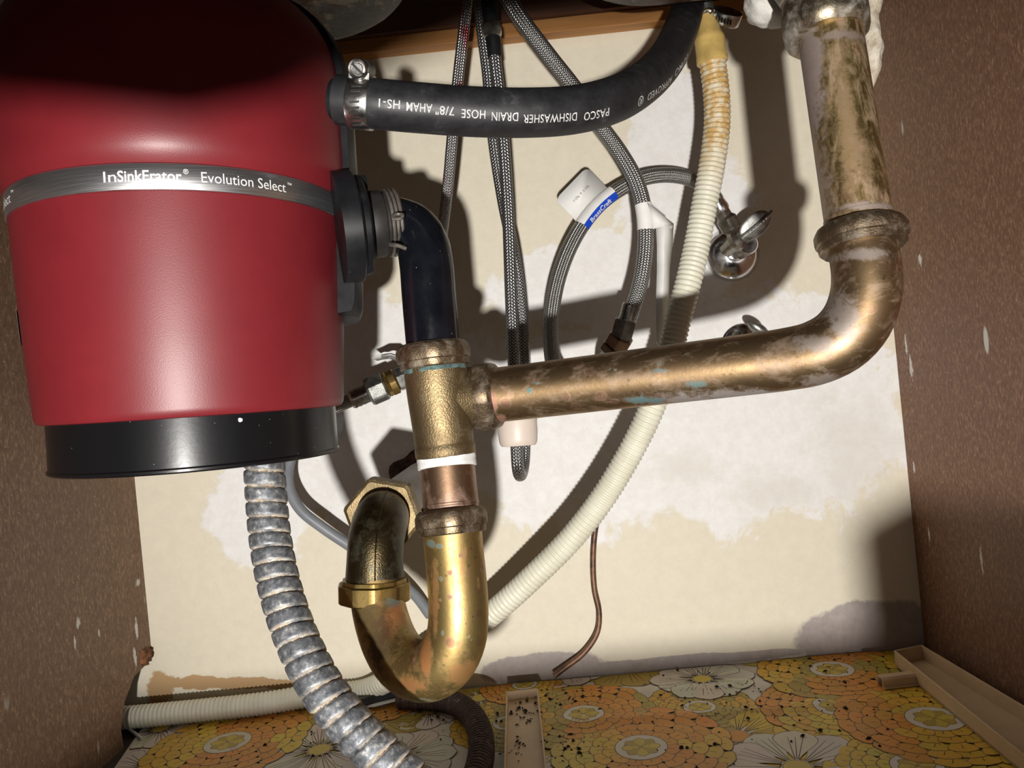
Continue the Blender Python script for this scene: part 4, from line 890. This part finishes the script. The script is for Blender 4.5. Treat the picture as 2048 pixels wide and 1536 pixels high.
def mum(cx, cy, R, cols, lay, rot=0.0, white=True):
    rings = 5
    for q in range(rings):
        r1 = R * (1 - q * .145); n = 20 - q * 2; wid = r1 * math.pi / n * .99; r0 = r1 - R * .34
        for k in range(n):
            a = rot + 2 * math.pi * (k + .5 * (q % 2)) / n + random.uniform(-.03, .03); rr = r1 * random.uniform(.97, 1.03)
            base = cols[min(len(cols) - 1, int((math.sin(a * 1.5 + rot) * .5 + .5 + q * .12) * len(cols) * .8))]
            c_ = tuple(min(1, b_ * random.uniform(.9, 1.08)) for b_ in base); l = lay + q * 2.6 + (k % 2) * 1.3
            ink_poly(petal(cx, cy, a, r0, rr, wid, 2.9, 15, W_), l, INK); ink_poly(petal(cx, cy, a, r0, rr, wid, 2.9, 15), l + .65, c_)
            stroke((cx + (rr - R * .075) * math.cos(a), cy + (rr - R * .075) * math.sin(a)), (cx + (rr - R * .15) * math.cos(a + .02), cy + (rr - R * .15) * math.sin(a + .02)), W_ * .6, l + .95)
    el_ = lambda q: [(cx + q * math.cos(t_), cy + q * math.sin(t_)) for t_ in np.linspace(0, 2 * math.pi, 29)[:-1]]
    l = lay + 15
    ink_poly(el_(R * .28 + W_), l, INK); ink_poly(el_(R * .28), l + 1, WHT)
    for k in range(8):
        a = 2 * math.pi * k / 8
        ink_poly(petal(cx, cy, a, .001, R * .21, R * .065, 1.4, 7, W_ * .8), l + 2, INK); ink_poly(petal(cx, cy, a, .001, R * .21, R * .065, 1.4, 7), l + 3, OLV if k % 2 else LEM)
fx = lambda px, py: on_floor(px, py)[:2]
B1, B2, B3 = 0, 20, 40
for px, py, R, n, fc, cc, lay, rt in ((1475, 1477, .062, 12, YEL, ORG, B1, .2), (1405, 1364, .056, 11, WHT, LEM, B2, .1), (1250, 1334, .066, 11, OLV, GOLD, B1, .3), (1500, 1296, .06, 11, LEM, ORG, B1, .5),
        (1596, 1542, .066, 11, WHT, LEM, B2, .15), (640, 1506, .062, 13, WHT, LEM, B2, .4), (322, 1462, .05, 9, WHT, LEM, B2, .3), (1130, 1345, .05, 10, WHT, LEM, B2, 0), (1185, 1548, .05, 12, WHT, YEL, B1, .3),
        (735, 1442, .075, 11, OLV, LEM, B1, .2), (800, 1520, .055, 11, WHT, LEM, B2, .6), (1720, 1500, .075, 11, YEL, GOLD, B1, .1), (1930, 1545, .06, 11, OLV, GOLD, B1, .2), (1140, 1492, .045, 11, LEM, YEL, B1, .1), (300, 1540, .06, 11, WHT, LEM, B1, .2), (520, 1560, .06, 11, YEL, ORG, B1, .4), (860, 1425, .045, 11, WHT, LEM, B1, .2), (1990, 1470, .05, 10, OLV, ORG, B2, .3), (960, 1400, .05, 11, OLV, LEM, B1, 0)):
    daisy(*fx(px, py), R, n, fc, cc, lay, rt)
for px, py, R, cols, lay, rt in ((1283, 1502, .082, [LEM, GOLD, ORG], B3, .2), (1168, 1436, .072, [GOLD, OLV, ORG], B3, .1), (1665, 1346, .078, [GOLD, OLV, ORG], B3, .5), (1672, 1418, .072, [ORG, GOLD, YEL], B2, .9), (1870, 1445, .085, [ORG, GOLD], B3, .3),
        (1835, 1540, .07, [YEL, LEM], B2, .2), (456, 1492, .082, [GOLD, YEL, ORG], B3, 0), (1400, 1420, .056, [GOLD, OLV], B1, .4), (565, 1440, .05, [YEL, GOLD], B1, .2), (760, 1410, .05, [GOLD, ORG], B2, .2), (1790, 1297, .055, [OLV, GOLD], B1, .3), (1020, 1450, .06, [GOLD, OLV], B1, .3), (1050, 1375, .05, [ORG, GOLD], B2, .1), (1960, 1400, .05, [ORG, GOLD], B1, .1)):
    mum(*fx(px, py), R, cols, lay, rt)
po = pr.build('printed_flowers', M['print'], ln_, recalc=False, colors=True, smooth=60)

# ------------------------------------------------------------------ tan plastic channels, clip, scraps, crumbs
def channel(label, bl, br, frl, frr, h, wl_=.0018, endh=None):
    t = thing('plastic_channel', bl.lerp(br, .5), label, 'plastic channel')
    zb = .0045
    def W(p, z): return Vector((p.x, p.y, z))
    def slab(a, b_, z0, z1, th, name, inward):
        n = inward.normalized() * th; mb = MB()
        q = [a, b_, b_ + n, a + n]; mb.rings([[W(p, z0) for p in q], [W(p, z1) for p in q]]); mb.build(name, M['tan'], t, bevel=.0005)
    mb = MB(); q = [bl, br, frr, frl]; mb.rings([[W(p, zb) for p in q], [W(p, zb + .0018) for p in q]]); mb.build('bottom', M['tan'], t)
    inx = (br - bl); slab(bl, frl, zb, zb + h, wl_, 'side_wall', inx); slab(br, frr, zb, zb + h, wl_, 'side_wall', -inx)
    slab(bl, br, zb, zb + (endh or h), wl_, 'end_wall', (frl - bl)); return t
channel('short tan plastic channel with dirt inside, standing out beside the rusted conduit', on_floor(1014, 1402, .005), on_floor(1078, 1395, .005), on_floor(1008, 1600, .005), on_floor(1100, 1600, .005), .0105)
channel('long tan plastic channel lying along the right wall', on_floor(1790, 1330, .005), on_floor(1846, 1318, .005), on_floor(2110, 1600, .005), on_floor(2185, 1530, .005), .016, .002)
cc0, cc1 = on_floor(1768, 1378, .004), on_floor(1836, 1370, .004); cd_ = (cc1 - cc0); cn = Vector((-cd_.y, cd_.x, 0)).normalized()
prof = [(-.002, 0), (-.002, .0015), (.001, .0015), (.001, .008), (.003, .010), (.011, .010), (.013, .008), (.013, 0), (.0115, 0), (.0115, .0075), (.0105, .0085), (.0035, .0085), (.0025, .0075), (.0025, 0)]
mb = MB(); mb.rings([[p + cn * a + ZUP * b_ for a, b_ in prof] for p in (cc0, cc1)]); tag(mb.build('plastic_clip', M['tan'], smooth=20), 'small tan plastic clip lying against the long channel', 'clip')
mb = MB(); q = on_floor(765, 1402, .0055); sc0 = [q + Vector((x, y, z)) for x, y, z in ((-.022, -.012, 0), (-.006, -.016, .0015), (.016, -.010, .003), (.024, .004, .001), (.004, .010, .002), (-.018, .006, .0005))]
mb.poly(sc0); o = mb.build('paper_scrap', M['paper'], recalc=False); s_ = o.modifiers.new('solid', 'SOLIDIFY'); s_.thickness = .0008; tag(o, 'torn white paper scrap on the liner under the trap', 'paper scrap')
mb = MB(); hose_obj('white_stick', [on_floor(252, 1452, .004), on_floor(284, 1478, .004)], .0016, M['paper'], 'thin white plastic stick on the bare floor by the left wall', 'stick', .004, 8)
mb = MB()
def crumb(x, y, z, r):
    c = Vector((x, y, z + r * .5)); b = len(mb.v); k = random.uniform(.6, 1.9)
    a = random.uniform(0, 6.28); d1 = Vector((math.cos(a), math.sin(a), 0)); d2 = Vector((-math.sin(a), math.cos(a), 0))
    mb.v += [c + d1 * r * k, c + d2 * r, c - d1 * r * k, c - d2 * r * random.uniform(.6, 1.1), c + ZUP * r * .8, c - ZUP * r * .5]
    for f_ in ((0, 1, 4), (1, 2, 4), (2, 3, 4), (3, 0, 4), (1, 0, 5), (2, 1, 5), (3, 2, 5), (0, 3, 5)): mb.face([b + i for i in f_])
cl = [(1150, 1410, 70, 22, 60), (1045, 1440, 34, 20, 35), (1640, 1340, 60, 22, 55), (930, 1440, 70, 40, 45), (1450, 1400, 260, 70, 70), (1150, 1490, 50, 40, 30), (680, 1470, 120, 50, 22), (1300, 1500, 220, 30, 40), (1720, 1440, 180, 60, 35), (470, 1480, 120, 30, 14), (1040, 1510, 30, 25, 20)]
for px, py, sx, sy, n in cl:
    for _ in range(n):
        q = on_floor(random.gauss(px, sx * .5), random.gauss(py, sy * .5))
        if left_x(q.y) < q.x < rightx - .03 and q.y < back_y(q.x) - .004:
            zc = liner_z(q.x, q.y) + .0008
            ch0, ch1 = on_floor(1014, 1402).x - .002, on_floor(1095, 1560).x + .002
            if ch0 < q.x < ch1 and q.y < on_floor(1045, 1398).y: zc = .0065
            crumb(q.x, q.y, zc, random.choice((.0006, .0008, .0011, .0011, .0019)) * random.uniform(.7, 1.3))
tag(mb.build('dirt_crumbs', M['crumb'], smooth=10), 'black dirt crumbs scattered over the flowered liner', 'dirt', kind='stuff')

for o in list(bpy.data.objects):
    if '_o' in o: del o['_o']
